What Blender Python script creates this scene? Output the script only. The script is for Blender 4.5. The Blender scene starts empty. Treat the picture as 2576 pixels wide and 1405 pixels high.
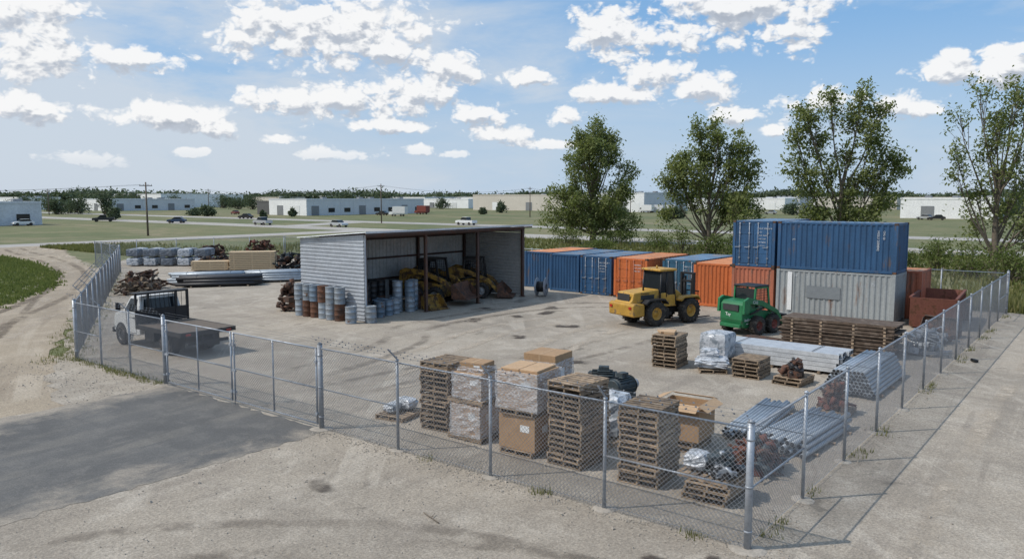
import bpy, bmesh, math, random
from mathutils import Vector, Matrix, Euler
random.seed(7)
rnd=random.random
def U(a,b): return a+(b-a)*rnd()
SC=bpy.context.scene; COL=bpy.context.collection
ANG=math.radians(51.8); CA,SA=math.cos(ANG),math.sin(ANG); CX,CY=4.37,14.02
def W(x,y): return (CX+x*CA-y*SA, CY+x*SA+y*CA)
def INV(X,Y):
    dx,dy=X-CX,Y-CY; return (dx*CA+dy*SA,-dx*SA+dy*CA)
# ------------------------------------------------------------------ materials
def nodes(name):
    m=bpy.data.materials.new(name); m.use_nodes=True; nt=m.node_tree
    return m,nt,nt.nodes['Principled BSDF']
def N(nt,t,**k):
    n=nt.nodes.new(t)
    for a,b in k.items(): setattr(n,a,b)
    return n
def L(nt,a,b): nt.links.new(a,b)
def mixc(nt,fac,a,b,mode='MIX'):
    n=N(nt,'ShaderNodeMix',data_type='RGBA',blend_type=mode)
    for s,v in ((n.inputs[0],fac),(n.inputs[6],a),(n.inputs[7],b)):
        if hasattr(v,'is_linked') : L(nt,v,s)
        elif isinstance(v,(int,float)): s.default_value=v
        else: s.default_value=(v[0],v[1],v[2],1)
    return n.outputs[2]
def mathn(nt,op,a,b=0.0,c=None,clamp=False):
    n=N(nt,'ShaderNodeMath',operation=op,use_clamp=clamp)
    for i,v in enumerate((a,b) if c is None else (a,b,c)):
        if hasattr(v,'is_linked'): L(nt,v,n.inputs[i])
        else: n.inputs[i].default_value=v
    return n.outputs[0]
def noise(nt,vec,scale,detail=4,rough=.55,dist=0):
    n=N(nt,'ShaderNodeTexNoise'); n.inputs['Scale'].default_value=scale; n.inputs['Detail'].default_value=detail
    n.inputs['Roughness'].default_value=rough; n.inputs['Distortion'].default_value=dist
    L(nt,vec,n.inputs['Vector']); return n.outputs['Fac']
def step(nt,v,a,b):
    n=N(nt,'ShaderNodeMapRange',interpolation_type='SMOOTHSTEP'); L(nt,v,n.inputs[0]); n.inputs[1].default_value=a; n.inputs[2].default_value=b
    return n.outputs[0]
def objvec(nt):
    tc=N(nt,'ShaderNodeTexCoord'); oi=N(nt,'ShaderNodeObjectInfo')
    s=mathn(nt,'MULTIPLY',oi.outputs['Random'],37.0)
    a=N(nt,'ShaderNodeVectorMath',operation='ADD'); L(nt,tc.outputs['Object'],a.inputs[0]); L(nt,s,a.inputs[1])
    return a.outputs[0],oi.outputs['Random'],tc
MC={}
def mat(name,col,rough=.6,metal=0,var=.25,scale=2.5,col2=None,th=(.5,.65),sc2=1.6,bump=0,bsc=30,objvar=.12,stretch=None):
    if name in MC: return MC[name]
    m,nt,p=nodes(name); vec,r,tc=objvec(nt)
    if stretch:
        mp=N(nt,'ShaderNodeVectorMath',operation='MULTIPLY'); L(nt,vec,mp.inputs[0]); mp.inputs[1].default_value=stretch; v2=mp.outputs[0]
    else: v2=vec
    n1=noise(nt,v2,scale,5,.6)
    c=mixc(nt,step(nt,n1,.3,.7),[x*(1-var) for x in col],[min(1,x*(1+var)) for x in col])
    n3=noise(nt,vec,scale*9,3,.6)
    c=mixc(nt,.35,c,mixc(nt,step(nt,n3,.35,.65),[x*.75 for x in col],[min(1,x*1.2) for x in col]))
    if col2:
        n2=noise(nt,v2,sc2,7,.68); f=step(nt,n2,*th); c=mixc(nt,f,c,col2)
        rr=mixc(nt,f,(rough,)*3,(.85,)*3); L(nt,rr,p.inputs['Roughness'])
        if metal: L(nt,mathn(nt,'MULTIPLY',mathn(nt,'SUBTRACT',1.0,f),metal),p.inputs['Metallic'])
    else:
        p.inputs['Roughness'].default_value=rough; p.inputs['Metallic'].default_value=metal
    if objvar:
        c=mixc(nt,1.0,c,mixc(nt,r,(1-objvar,)*3,(1+objvar,)*3),'MULTIPLY')
    L(nt,c,p.inputs['Base Color'])
    if bump:
        b=N(nt,'ShaderNodeBump'); b.inputs['Strength'].default_value=bump; b.inputs['Distance'].default_value=.02
        L(nt,noise(nt,vec,bsc,4),b.inputs['Height']); L(nt,b.outputs[0],p.inputs['Normal'])
    MC[name]=m; return m
RUST=(.10,.042,.022)
m_blue=mat('blue container paint',(.024,.082,.18),.55,0,.3,1.2,(.12,.085,.065),(.57,.70),1.6,stretch=(1,1,.3))
m_blue2=mat('teal blue container paint',(.025,.10,.17),.55,0,.3,1.2,(.13,.08,.06),(.56,.68),1.6,stretch=(1,1,.3))
m_orange=mat('orange container paint',(.48,.125,.034),.55,0,.22,1.2,(.16,.07,.04),(.56,.68),1.7,stretch=(1,1,.3))
m_oran2=mat('faded red orange container paint',(.38,.125,.07),.6,0,.22,1.2,(.2,.11,.08),(.52,.66),1.7,stretch=(1,1,.3))
m_grey=mat('grey container paint',(.27,.29,.295),.55,0,.18,1.2,(.19,.11,.075),(.56,.69),1.6,stretch=(1,1,.22))
m_roofb=mat('weathered blue roof paint',(.10,.17,.26),.6,0,.3,.8,(.20,.17,.15),(.5,.65),1)
m_roofo=mat('weathered orange roof paint',(.50,.20,.08),.6,0,.3,.8,(.32,.22,.16),(.52,.66),1)
m_dark=mat('dark underside',(.03,.03,.032),.7)
m_white=mat('white vinyl',(.70,.71,.71),.5,0,.05)
m_letter=mat('faded white lettering',(.54,.57,.60),.6,0,.2)
m_patch=mat('grey paint patch',(.20,.22,.235),.5,0,.08)
m_galv=mat('galvanised steel',(.34,.37,.41),.48,.4,.18,4,(.24,.25,.27),(.5,.66),3)
m_wire=mat('fence wire',(.21,.225,.25),.6,.1,.1,objvar=0)
m_siding=mat('light steel siding',(.39,.42,.46),.5,.2,.14,.8,(.28,.29,.31),(.52,.72),.9)
m_proof=mat('pale galvalume roof sheet',(.60,.62,.64),.5,.1,.1,.8,(.42,.42,.42),(.56,.74),.9)
m_sideback=mat('inner steel siding',(.44,.45,.45),.55,.05,.15,.7,(.28,.22,.18),(.58,.75),.7)
m_browns=mat('brown steel frame',(.075,.045,.036),.6,.1,.3,2,RUST,(.5,.65),2)
m_rust=mat('rusty steel',(.13,.062,.038),.85,0,.45,4,(.05,.035,.03),(.45,.6),5,bump=.4)
m_rust2=mat('dark rusty scrap',(.065,.042,.032),.85,0,.5,5,(.16,.07,.035),(.5,.62),4,bump=.4)
m_brpan=mat('brown weathered panel',(.10,.07,.05),.85,0,.4,4,(.17,.13,.10),(.5,.62),3,bump=.3)
m_redrust=mat('red oxide metal',(.17,.06,.04),.75,0,.35,4,RUST,(.5,.62),4,bump=.3)
m_yel=mat('yellow machine paint',(.46,.26,.042),.52,0,.2,2,(.20,.13,.07),(.52,.66),3)
m_yeld=mat('worn yellow machine paint',(.35,.20,.034),.65,0,.4,3,(.085,.05,.028),(.44,.57),3.5)
m_green=mat('green machine paint',(.018,.165,.062),.45,0,.18,2,(.05,.06,.04),(.58,.70),3)
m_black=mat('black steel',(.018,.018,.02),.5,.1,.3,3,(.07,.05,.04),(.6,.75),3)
m_rubber=mat('tyre rubber',(.028,.026,.025),.85,0,.3,6,(.12,.10,.08),(.50,.68),4,bump=.4)
m_rim=mat('rim paint',(.38,.38,.38),.5,.2,.2)
m_redrim=mat('red rim paint',(.17,.04,.03),.6,0,.3)
m_glass=mat('tinted glass',(.018,.023,.027),.08,0,.1,objvar=0)
m_truck=mat('white truck paint',(.64,.65,.65),.38,0,.08,2,(.33,.28,.23),(.58,.72),2)
m_red=mat('red lens',(.35,.02,.015),.3)
m_wood=mat('weathered pallet wood',(.30,.222,.15),.85,0,.38,5,(.14,.11,.085),(.48,.6),3,bump=.3,objvar=.38,stretch=(1,1,4))
m_wood2=mat('fresh lumber',(.54,.41,.26),.8,0,.15,5,stretch=(1,6,6))
m_plank=mat('old deck planks',(.16,.125,.095),.85,0,.35,2,(.07,.06,.05),(.5,.65),2,bump=.3,stretch=(.6,9,1))
m_card=mat('brown cardboard',(.37,.235,.13),.8,0,.12,2,(.26,.16,.09),(.56,.72),2,objvar=.1)
m_cardi=mat('cardboard inside',(.46,.31,.185),.85,0,.1)
m_drumg=mat('grey drum paint',(.30,.34,.38),.45,.35,.2,3,(.15,.085,.05),(.56,.66),3,objvar=.25)
m_drumb=mat('blue grey drum paint',(.15,.20,.255),.45,.3,.2,3,(.15,.085,.05),(.54,.65),3,objvar=.3)
m_drumr=mat('rusted drum',(.15,.065,.035),.85,.0,.4,3,(.07,.04,.03),(.45,.6),3,objvar=.25,bump=.2)
m_pipe=mat('zinc pipe',(.37,.41,.45),.42,.4,.2,3,objvar=.1)
m_alum=mat('bright aluminium stock',(.56,.58,.60),.4,.35,.16,3)
m_pipk=mat('black pipe',(.03,.03,.034),.5,0,.2)
m_hole=mat('dark bore',(.02,.02,.022),.9)
m_motor=mat('dark green grey machinery',(.045,.062,.07),.55,.1,.3,4,(.03,.03,.03),(.5,.65),4)
m_conc=mat('concrete',(.34,.305,.26),.9,0,.25,3,bump=.4)
m_bark=mat('bark',(.16,.13,.10),.95,0,.35,3,bump=.5,bsc=12)
m_pole=mat('weathered pole wood',(.13,.10,.08),.9,0,.2)
def mk_film():
    m,nt,p=nodes('stretch film'); vec,r,tc=objvec(nt)
    s=N(nt,'ShaderNodeVectorMath',operation='MULTIPLY'); L(nt,vec,s.inputs[0]); s.inputs[1].default_value=(2,2,6)
    n=noise(nt,s.outputs[0],2.2,5,.62,1.5)
    p.inputs['Base Color'].default_value=(.68,.70,.73,1); p.inputs['Roughness'].default_value=.2
    a=N(nt,'ShaderNodeMapRange'); L(nt,n,a.inputs[0]); a.inputs[1].default_value=.36; a.inputs[2].default_value=.68; a.inputs[3].default_value=.12; a.inputs[4].default_value=.8
    L(nt,a.outputs[0],p.inputs['Alpha'])
    b=N(nt,'ShaderNodeBump'); b.inputs['Strength'].default_value=.8; b.inputs['Distance'].default_value=.045; L(nt,n,b.inputs['Height']); L(nt,b.outputs[0],p.inputs['Normal'])
    return m
m_film=mk_film()
m_wrap=mat('white plastic wrap',(.50,.52,.55),.3,0,.25,3,(.22,.25,.28),(.48,.60),4,bump=1.0,bsc=9)
m_wrapd=mat('dark plastic wrap',(.12,.14,.17),.3,0,.3,3,(.34,.36,.40),(.55,.65),4,bump=1.0,bsc=9)
def leafmat(name,cols,tr=.35):
    m,nt,p=nodes(name); g=N(nt,'ShaderNodeNewGeometry'); tc=N(nt,'ShaderNodeTexCoord')
    n=noise(nt,tc.outputs['Object'],.5,2)
    c=mixc(nt,g.outputs['Random Per Island'],cols[0],cols[1]); c=mixc(nt,mathn(nt,'MULTIPLY',step(nt,n,.4,.65),.6),c,cols[2])
    nt.nodes.remove(p); d=N(nt,'ShaderNodeBsdfDiffuse'); t=N(nt,'ShaderNodeBsdfTranslucent'); mx=N(nt,'ShaderNodeMixShader'); mx.inputs[0].default_value=tr
    L(nt,c,d.inputs[0]); L(nt,mixc(nt,1.0,c,(1.15,1.2,.7),'MULTIPLY'),t.inputs[0]); L(nt,d.outputs[0],mx.inputs[1]); L(nt,t.outputs[0],mx.inputs[2])
    L(nt,mx.outputs[0],nt.nodes['Material Output'].inputs[0]); return m
m_leaf=leafmat('poplar leaves',((.12,.148,.06),(.30,.325,.15),(.16,.20,.082)),.45)
m_leafd=leafmat('shrub leaves',((.08,.11,.035),(.18,.21,.085),(.11,.145,.05)))
m_far=leafmat('hazed distant foliage',((.075,.10,.065),(.135,.16,.105),(.09,.12,.08)),.2)  # leaf greens paled and blued to stand in for distance haze
m_weed=leafmat('weeds and tall grass',((.13,.145,.05),(.27,.25,.125),(.16,.175,.065)),.3)
m_weedg=leafmat('verge grass blades',((.12,.15,.05),(.23,.25,.10),(.145,.18,.06)),.3)
GR=(.375,.325,.262)
def groundmat(name,base,dark,light,track=None,spots=False,fine=1.0,bump=.5,patch=.12,speck=.5,dust=None):
    m,nt,p=nodes(name); tc=N(nt,'ShaderNodeTexCoord'); v=tc.outputs['Object']
    c=mixc(nt,step(nt,noise(nt,v,patch,6,.6,.5),.35,.65),dark,base)
    c=mixc(nt,mathn(nt,'MULTIPLY',step(nt,noise(nt,v,patch*6,6,.65),.45,.68),.6),c,light)
    c=mixc(nt,mathn(nt,'MULTIPLY',step(nt,noise(nt,v,patch*17,6,.7),.5,.68),.45),c,dark)
    if track:
        for (rot,sx,sy,lo,hi,colr,amt) in track:
            mp=N(nt,'ShaderNodeMapping'); mp.vector_type='TEXTURE'; mp.inputs['Rotation'].default_value=(0,0,rot); mp.inputs['Scale'].default_value=(1/sx,1/sy,1); L(nt,v,mp.inputs[0])
            f=mathn(nt,'MULTIPLY',step(nt,noise(nt,mp.outputs[0],1,5,.6,.9),lo,hi),step(nt,noise(nt,v,.21,4,.6,.6),.40,.62)); f=mathn(nt,'MULTIPLY',f,amt); c=mixc(nt,f,c,colr)
    if dust:
        s=N(nt,'ShaderNodeSeparateXYZ'); L(nt,v,s.inputs[0]); y=s.outputs[1]
        e=mathn(nt,'MINIMUM',mathn(nt,'SUBTRACT',mathn(nt,'SUBTRACT',y,dust[0]),-.5),mathn(nt,'SUBTRACT',dust[1],y))
        e=mathn(nt,'ADD',e,mathn(nt,'MULTIPLY',mathn(nt,'SUBTRACT',noise(nt,v,.7,8,.72,.4),.5),7.5))
        e=mathn(nt,'ADD',e,mathn(nt,'MULTIPLY',mathn(nt,'ADD',s.outputs[0],6.0,None),.09))
        c=mixc(nt,mathn(nt,'MULTIPLY',step(nt,e,1.9,-.6),.8),c,[x*.92 for x in GR])
    c=mixc(nt,speck,c,mixc(nt,1.0,c,mixc(nt,step(nt,noise(nt,v,20*fine,4,.8),.38,.62),(.5,.5,.5),(1.5,1.5,1.5)),'MULTIPLY'))
    vo=N(nt,'ShaderNodeTexVoronoi'); vo.inputs['Scale'].default_value=17*fine; L(nt,v,vo.inputs['Vector'])
    bw=N(nt,'ShaderNodeRGBToBW'); L(nt,vo.outputs['Color'],bw.inputs[0])
    c=mixc(nt,speck*.7,c,mixc(nt,1.0,c,mixc(nt,bw.outputs[0],(.5,.5,.5),(1.5,1.5,1.5)),'MULTIPLY'))
    if spots:
        f=mathn(nt,'MULTIPLY',step(nt,noise(nt,v,.5,5,.6,.3),.645,.70),.6); c=mixc(nt,f,c,[x*.33 for x in base])
        f=mathn(nt,'MULTIPLY',step(nt,noise(nt,v,1.7,4,.6,.3),.68,.74),.5); c=mixc(nt,f,c,[x*.4 for x in base])
    L(nt,c,p.inputs['Base Color']); p.inputs['Roughness'].default_value=.92
    b=N(nt,'ShaderNodeBump'); b.inputs['Strength'].default_value=bump; b.inputs['Distance'].default_value=.03
    L(nt,mathn(nt,'ADD',noise(nt,v,14*fine,6,.7),mathn(nt,'MULTIPLY',noise(nt,v,1.2,4),1.5)),b.inputs['Height']); L(nt,b.outputs[0],p.inputs['Normal'])
    return m
m_gravel=groundmat('compacted gravel',GR,(.275,.238,.193),(.455,.405,.338),[(0.05,.06,1.3,.5,.60,(.23,.198,.162),.55),(1.45,.07,1.2,.5,.60,(.25,.215,.178),.5),(.7,.05,1.0,.54,.64,(.48,.43,.36),.5)],True,1,.8,.12,.43)
m_dirt=groundmat('pale dirt track',(.36,.295,.215),(.275,.225,.168),(.44,.37,.285),[(1.08,.035,.9,.48,.58,(.24,.19,.14),.6),(1.2,.03,.7,.5,.60,(.47,.405,.32),.6)],False,1,.8,.10,.38)
m_asph=groundmat('worn asphalt',(.118,.116,.112),(.09,.089,.087),(.165,.157,.145),[(.1,.09,1.0,.46,.64,(.20,.185,.16),.5),(1.5,.09,.8,.5,.66,(.08,.08,.079),.4)],False,1.4,.3,.22,.35,dust=(12.1,20.6))
m_road=groundmat('pale concrete road',(.38,.36,.33),(.32,.30,.28),(.44,.415,.385),None,False,.3,.1,.05,.15)
m_grass=groundmat('mown and wild grass',(.155,.15,.064),(.095,.115,.04),(.225,.195,.105),[(0.05,.010,.07,.45,.58,(.095,.122,.042),.8),(1.5,.012,.05,.50,.62,(.23,.19,.11),.85)],False,.25,.6,.02,.35)
m_paint=mat('road paint',(.7,.7,.66),.7,objvar=0); m_payel=mat('yellow road paint',(.6,.42,.08),.7,objvar=0)
def rutmat(name,col,amt):
    m,nt,p=nodes(name); a=N(nt,'ShaderNodeAttribute',attribute_name='fall'); tc=N(nt,'ShaderNodeTexCoord'); v=tc.outputs['Object']
    f=mathn(nt,'MULTIPLY',a.outputs['Fac'],step(nt,noise(nt,v,1.3,6,.7),.34,.62)); f=mathn(nt,'MULTIPLY',f,step(nt,noise(nt,v,.25,3,.6),.36,.58)); f=mathn(nt,'MULTIPLY',f,amt)
    c=mixc(nt,step(nt,noise(nt,v,18,4,.7),.35,.65),[x*.7 for x in col],[x*1.3 for x in col]); L(nt,c,p.inputs['Base Color']); p.inputs['Roughness'].default_value=.95; L(nt,f,p.inputs['Alpha']); return m
m_rutd=rutmat('darker wheel rut dirt',(.20,.16,.12),.9); m_rutl=rutmat('pale wheel rut dust',(.50,.43,.345),.75); m_oil=rutmat('oil stained gravel',(.07,.055,.045),1.3); m_tyrek=rutmat('faint tyre mark',(.21,.178,.145),.6)
def emat(n,c,r=.6): return mat(n,c,r,0,.06,.3,objvar=0)
# ------------------------------------------------------------------ mesh builder
class B:
    def __init__(s): s.v=[];s.f=[];s.m=[];s.sm=[]
    def add(s,vs,fs,m=0,sm=False):
        o=len(s.v); s.v+= [tuple(x) for x in vs]
        for f in fs: s.f.append(tuple(i+o for i in f)); s.m.append(m); s.sm.append(sm)
        return s
    def box(s,c,d,m=0,r=None,top=None):
        hx,hy,hz=d[0]/2,d[1]/2,d[2]/2; tx,ty=(top if top else (1,1))
        vs=[Vector((x*hx*(tx if z>0 else 1),y*hy*(ty if z>0 else 1),z*hz)) for z in(-1,1) for y in(-1,1) for x in(-1,1)]
        if r: R=Euler(r).to_matrix(); vs=[R@v for v in vs]
        c=Vector(c); vs=[v+c for v in vs]
        return s.add(vs,[(0,1,3,2),(4,6,7,5),(0,4,5,1),(2,3,7,6),(0,2,6,4),(1,5,7,3)],m)
    def b2(s,a,b,m=0): return s.box([(a[i]+b[i])/2 for i in range(3)],[abs(b[i]-a[i]) for i in range(3)],m)
    def cyl(s,p,q,r,r2=None,n=12,m=0,cap=True,sm=True):
        p,q=Vector(p),Vector(q); d=(q-p).normalized(); r2=r if r2 is None else r2
        u=d.orthogonal().normalized(); w=d.cross(u); vs=[]
        for c,rr in((p,r),(q,r2)):
            for i in range(n):
                a=2*math.pi*i/n; vs.append(c+(u*math.cos(a)+w*math.sin(a))*rr)
        s.add(vs,[(i,(i+1)%n,n+(i+1)%n,n+i) for i in range(n)],m,sm)
        if cap:
            o=len(s.v)-2*n
            s.f+=[tuple(o+i for i in reversed(range(n))),tuple(o+n+i for i in range(n))]; s.m+=[m,m]; s.sm+=[False,False]
        return s
    def pipe(s,p,q,r,n=10,m=0,mh=1):
        s.cyl(p,q,r,n=n,m=m); p,q=Vector(p),Vector(q); d=(q-p).normalized()*.004
        s.cyl(p-d,p,r*.8,n=n,m=mh); s.cyl(q,q+d,r*.8,n=n,m=mh); return s
    def rev(s,prof,c,ax='y',n=24,m=0,sm=True):
        vs=[];k=len(prof)
        for i in range(n):
            a=2*math.pi*i/n; ca,sa=math.cos(a),math.sin(a)
            for r,h in prof:
                v={'y':(r*ca,h,r*sa),'z':(r*ca,r*sa,h),'x':(h,r*ca,r*sa)}[ax]; vs.append((v[0]+c[0],v[1]+c[1],v[2]+c[2]))
        return s.add(vs,[(i*k+j,((i+1)%n)*k+j,((i+1)%n)*k+j+1,i*k+j+1) for i in range(n) for j in range(k-1)],m,sm)
    def ext(s,pts,a,b,m=0,ax='y'):
        n=len(pts); vs=[]
        for h in(a,b):
            for x,z in pts: vs.append((x,h,z) if ax=='y' else ((h,x,z) if ax=='x' else (x,z,h)))
        return s.add(vs,[tuple(range(n)),tuple(range(2*n-1,n-1,-1))]+[(i,i+n,(i+1)%n+n,(i+1)%n) for i in range(n)],m)
    def mesh(s,name,mats,fix=True):
        me=bpy.data.meshes.new(name); me.from_pydata(s.v,[],s.f)
        for x in mats: me.materials.append(x)
        me.polygons.foreach_set('material_index',s.m); me.polygons.foreach_set('use_smooth',s.sm)
        if fix:
            bm=bmesh.new(); bm.from_mesh(me); bmesh.ops.recalc_face_normals(bm,faces=bm.faces); bm.to_mesh(me); bm.free()
        me.update(); return me
def link(o): COL.objects.link(o); return o
def P(b,name,mats,par,loc=(0,0,0),rz=0,label=None,bev=0,fix=True):
    if not isinstance(mats,(list,tuple)): mats=[mats]
    o=link(bpy.data.objects.new(name,b.mesh(name,mats,fix) if isinstance(b,B) else b))
    o.parent=par; o.location=loc; o.rotation_euler=(0,0,rz)
    if label: o['label']=label
    if bev:
        md=o.modifiers.new('bevel','BEVEL'); md.width=bev; md.segments=2; md.limit_method='ANGLE'; md.angle_limit=.6
    return o
def place(o,x,y,rot=0,z=0,world=False):
    X,Y=(x,y) if world else W(x,y); o.location=(X,Y,z); o.rotation_euler=(0,0,math.radians(rot)+(0 if world else ANG)); return o
def tag(o,label,cat,group=None,kind=None):
    if label: o['label']=label
    if cat: o['category']=cat
    if group: o['group']=group
    if kind: o['kind']=kind
    return o
def R(name,label,cat,x,y,rot=0,z=0,group=None,world=False):
    o=link(bpy.data.objects.new(name,None)); o.empty_display_size=.3; place(o,x,y,rot,z,world); return tag(o,label,cat,group)
def T(b,name,mats,label,cat,x,y,rot=0,z=0,group=None,world=False,bev=0,fix=True,kind=None):
    o=P(b,name,mats,None,bev=bev,fix=fix); place(o,x,y,rot,z,world); return tag(o,label,cat,group,kind)
def dup(root,x,y,rot=0,z=0,label=None,world=False):
    def cp(o,par):
        n=o.copy(); link(n)
        if par: n.parent=par
        for c in list(o.children): cp(c,n)
        return n
    n=cp(root,None); place(n,x,y,rot,z,world)
    if label: n['label']=label
    return n
def text(s,size,m,par,loc,rot,name='lettering',al='LEFT'):
    cu=bpy.data.curves.new('t','FONT'); cu.body=s; cu.size=size; cu.align_x=al; cu.extrude=.002; cu.resolution_u=2
    t=bpy.data.objects.new('t',cu); me=bpy.data.meshes.new_from_object(t); bpy.data.objects.remove(t); me.materials.clear(); me.materials.append(m)
    o=P(me,name,m,par,loc); o.rotation_euler=rot; return o
# ------------------------------------------------------------------ structure: ground, roads
def sheet(name,pts,z,m,jit=0,seg=3):
    q=[];n=len(pts)
    for i in range(n):
        a,b=Vector(pts[i]),Vector(pts[(i+1)%n]); k=max(1,int((b-a).length/seg)) if jit else 1
        for j in range(k):
            p=a.lerp(b,j/k); q.append((p.x+U(-jit,jit),p.y+U(-jit,jit),0))
    bm=bmesh.new(); vs=[bm.verts.new(p) for p in q]; f=bm.faces.new(vs); f.normal_update()
    if f.normal.z<0: f.normal_flip()
    bmesh.ops.triangulate(bm,faces=[f]); me=bpy.data.meshes.new(name); bm.to_mesh(me); bm.free(); me.materials.append(m)
    o=link(bpy.data.objects.new(name,me)); place(o,0,0,0,z); o['kind']='structure'; return o
sheet('ground',[(-3000,-3000),(3000,-3000),(3000,3000),(-3000,3000)],-.03,m_grass)
sheet('access_road',[(-200,109.5),(89,109.5),(89,117),(-200,117)],-.022,m_road,.12,6)
sheet('highway',[(88,-500),(97.5,-500),(97.5,900),(88,900)],-.017,m_road)
sheet('highway_carriageway',[(122,-500),(131,-500),(131,900),(122,900)],-.017,m_road)
sheet('side_road',[(97,141),(122,150),(122,160),(97,149)],-.02,m_road)
for nm,x in(('road_edge_line',88.6),('road_edge_line',96.8),('road_edge_line',122.6)): sheet(nm,[(x,-300),(x+.18,-300),(x+.18,600),(x,600)],-.012,m_paint)
sheet('road_centre_line',[(92.7,-300),(92.9,-300),(92.9,600),(92.7,600)],-.012,m_payel)
sheet('dirt_road',[(-70,-60),(-70,30),(-25,33),(-8,39),(3,46.5),(10.5,56.5),(14.6,66.5),(17.6,78),(19,88),(19.5,98),(16,110),(44,110),(33,104),(27.5,96),(25,88),(22,78),(19,70),(14,58),(4,38),(-.3,29),(-.3,20),(-12,10),(-20,-60)],-.012,m_dirt,.5,.9)
sheet('gravel_yard',[(-45,-50),(38.2,-50),(38.2,66.5),(25.4,77),(19,69.3),(-.4,28.5),(-2.5,24.5),(-3.4,20.9),(-45,18)],-.006,m_gravel,.28,.6)
sheet('asphalt_driveway',[(-60,12.15),(-.05,12.1),(0.02,20.7),(-60,20.4)],0,m_asph,.12,.25)
def catm(P_,n=10):
    q=[Vector((*p,0)) for p in P_]; q=[q[0]*2-q[1]]+q+[q[-1]*2-q[-2]]; out=[]
    for i in range(1,len(q)-2):
        for j in range(n):
            t=j/n; a,b,c,d=q[i-1:i+3]; out.append(.5*((2*b)+(c-a)*t+(2*a-5*b+4*c-d)*t*t+(3*b-a-3*c+d)*t**3))
    out.append(q[-2]); return out
ZR=[.0]
def rut(path,offs,w,m,z0,name='wheel_rut'):
    c=catm(path)
    for off in offs:
        vs=[];fall=[];fs=[];n=len(c)
        for i,p in enumerate(c):
            d=(c[min(i+1,n-1)]-c[max(i-1,0)]).normalized(); nn=Vector((-d.y,d.x,0)); e=min(1,i/4,(n-1-i)/4); ww=w*U(.85,1.15)
            for k,f in((-.5,0),(-.2,1),(.2,1),(.5,0)):
                v=p+nn*(off+k*ww); vs.append((v.x,v.y,0)); fall.append(f*e)
        for i in range(n-1):
            for k in range(3): fs.append((i*4+k,i*4+k+1,i*4+k+5,i*4+k+4))
        me=bpy.data.meshes.new(name); me.from_pydata(vs,[],fs); at=me.attributes.new('fall','FLOAT','POINT'); at.data.foreach_set('value',fall); me.materials.append(m)
        o=link(bpy.data.objects.new(name,me)); ZR[0]+=.0004; place(o,0,0,0,z0+ZR[0]); o['kind']='structure'
DR=[(-14,14),(-9,24),(-4,33),(2,42),(9,52),(15,64),(19,76),(21.7,88),(23.5,98),(26,108)]
rut(DR,(-.9,.9),.7,m_rutd,-.008); rut(DR,(0,-2.2,2.2),.9,m_rutl,-.008); rut([(-22,16),(-12,24),(-6,33),(0,42),(7,52)],(-.8,.9),.6,m_rutd,-.008)
rut([(-20,28),(-9,29),(-4,31),(1,40),(8,54)],(-.8,.9),.5,m_rutd,-.008); rut([(-18,19),(-8,25),(-4,31),(0,38)],(-.8,.8),.5,m_rutd,-.001)
rut([(1,15.5),(8,17),(16,19),(22,18)],(-.9,.9),.55,m_rutl,.002); rut([(2,18),(10,20),(15,23),(24,22),(29,17)],(-.9,.9),.6,m_tyrek,.002); rut([(2,15.5),(7,15.2),(12,13),(20,12.5)],(-.9,.9),.5,m_tyrek,.002); rut([(2,14),(9,13),(18,15),(27,14.5)],(-.8,.8),.7,m_rutl,.002)
rut([(-16,9),(-9,8),(-4,4),(-1.5,-3),(2,-6),(20,-6.5),(60,-6)],(-.9,.9),.45,m_tyrek,.001); rut([(-18,6),(-10,5),(-6,1),(-3,-4),(4,-8.5),(25,-8.5)],(-.8,.9),.5,m_rutl,.001); rut([(-20,11),(-10,10.5),(-5,7),(-3,2),(-3,-8)],(-.7,.8),.5,m_tyrek,.001); rut([(-20,3),(-9,2),(-5,-4)],(-.8,.8),.6,m_tyrek,.001); rut([(0,-3.4),(15,-3.2),(38,-3.4)],(-.9,.9),.6,m_rutl,.001)
def stain(x,y,w,ln,a):
    dx,dy=math.cos(a)*ln/2,math.sin(a)*ln/2; rut([(x-dx,y-dy),(x+U(-.1,.1),y+U(-.1,.1)),(x+dx,y+dy)],(0,),w,m_oil,.003,'oil_stain')
for s_ in((-2.8,8.8,.55,1.1,1.2),(-2.2,8.2,.3,.8,.4),(17.5,22,.9,1.4,.3),(20,21,.7,1.2,1),(22,20.5,.8,1.6,.2),(19,17,1.0,1.4,2),(24,21.5,.9,1.5,.6),(15,17,.8,1.0,.6),(8.5,5.4,.8,1.3,.9),(12,11.5,.7,1.1,2),(21,24.3,.9,1.5,.1),(25,24.6,.9,1.7,.3),(-1.5,1.0,.4,.9,1.4),(-.9,.3,.3,.6,.2),(22.2,13,1,1.5,.2)): stain(*s_)
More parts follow.
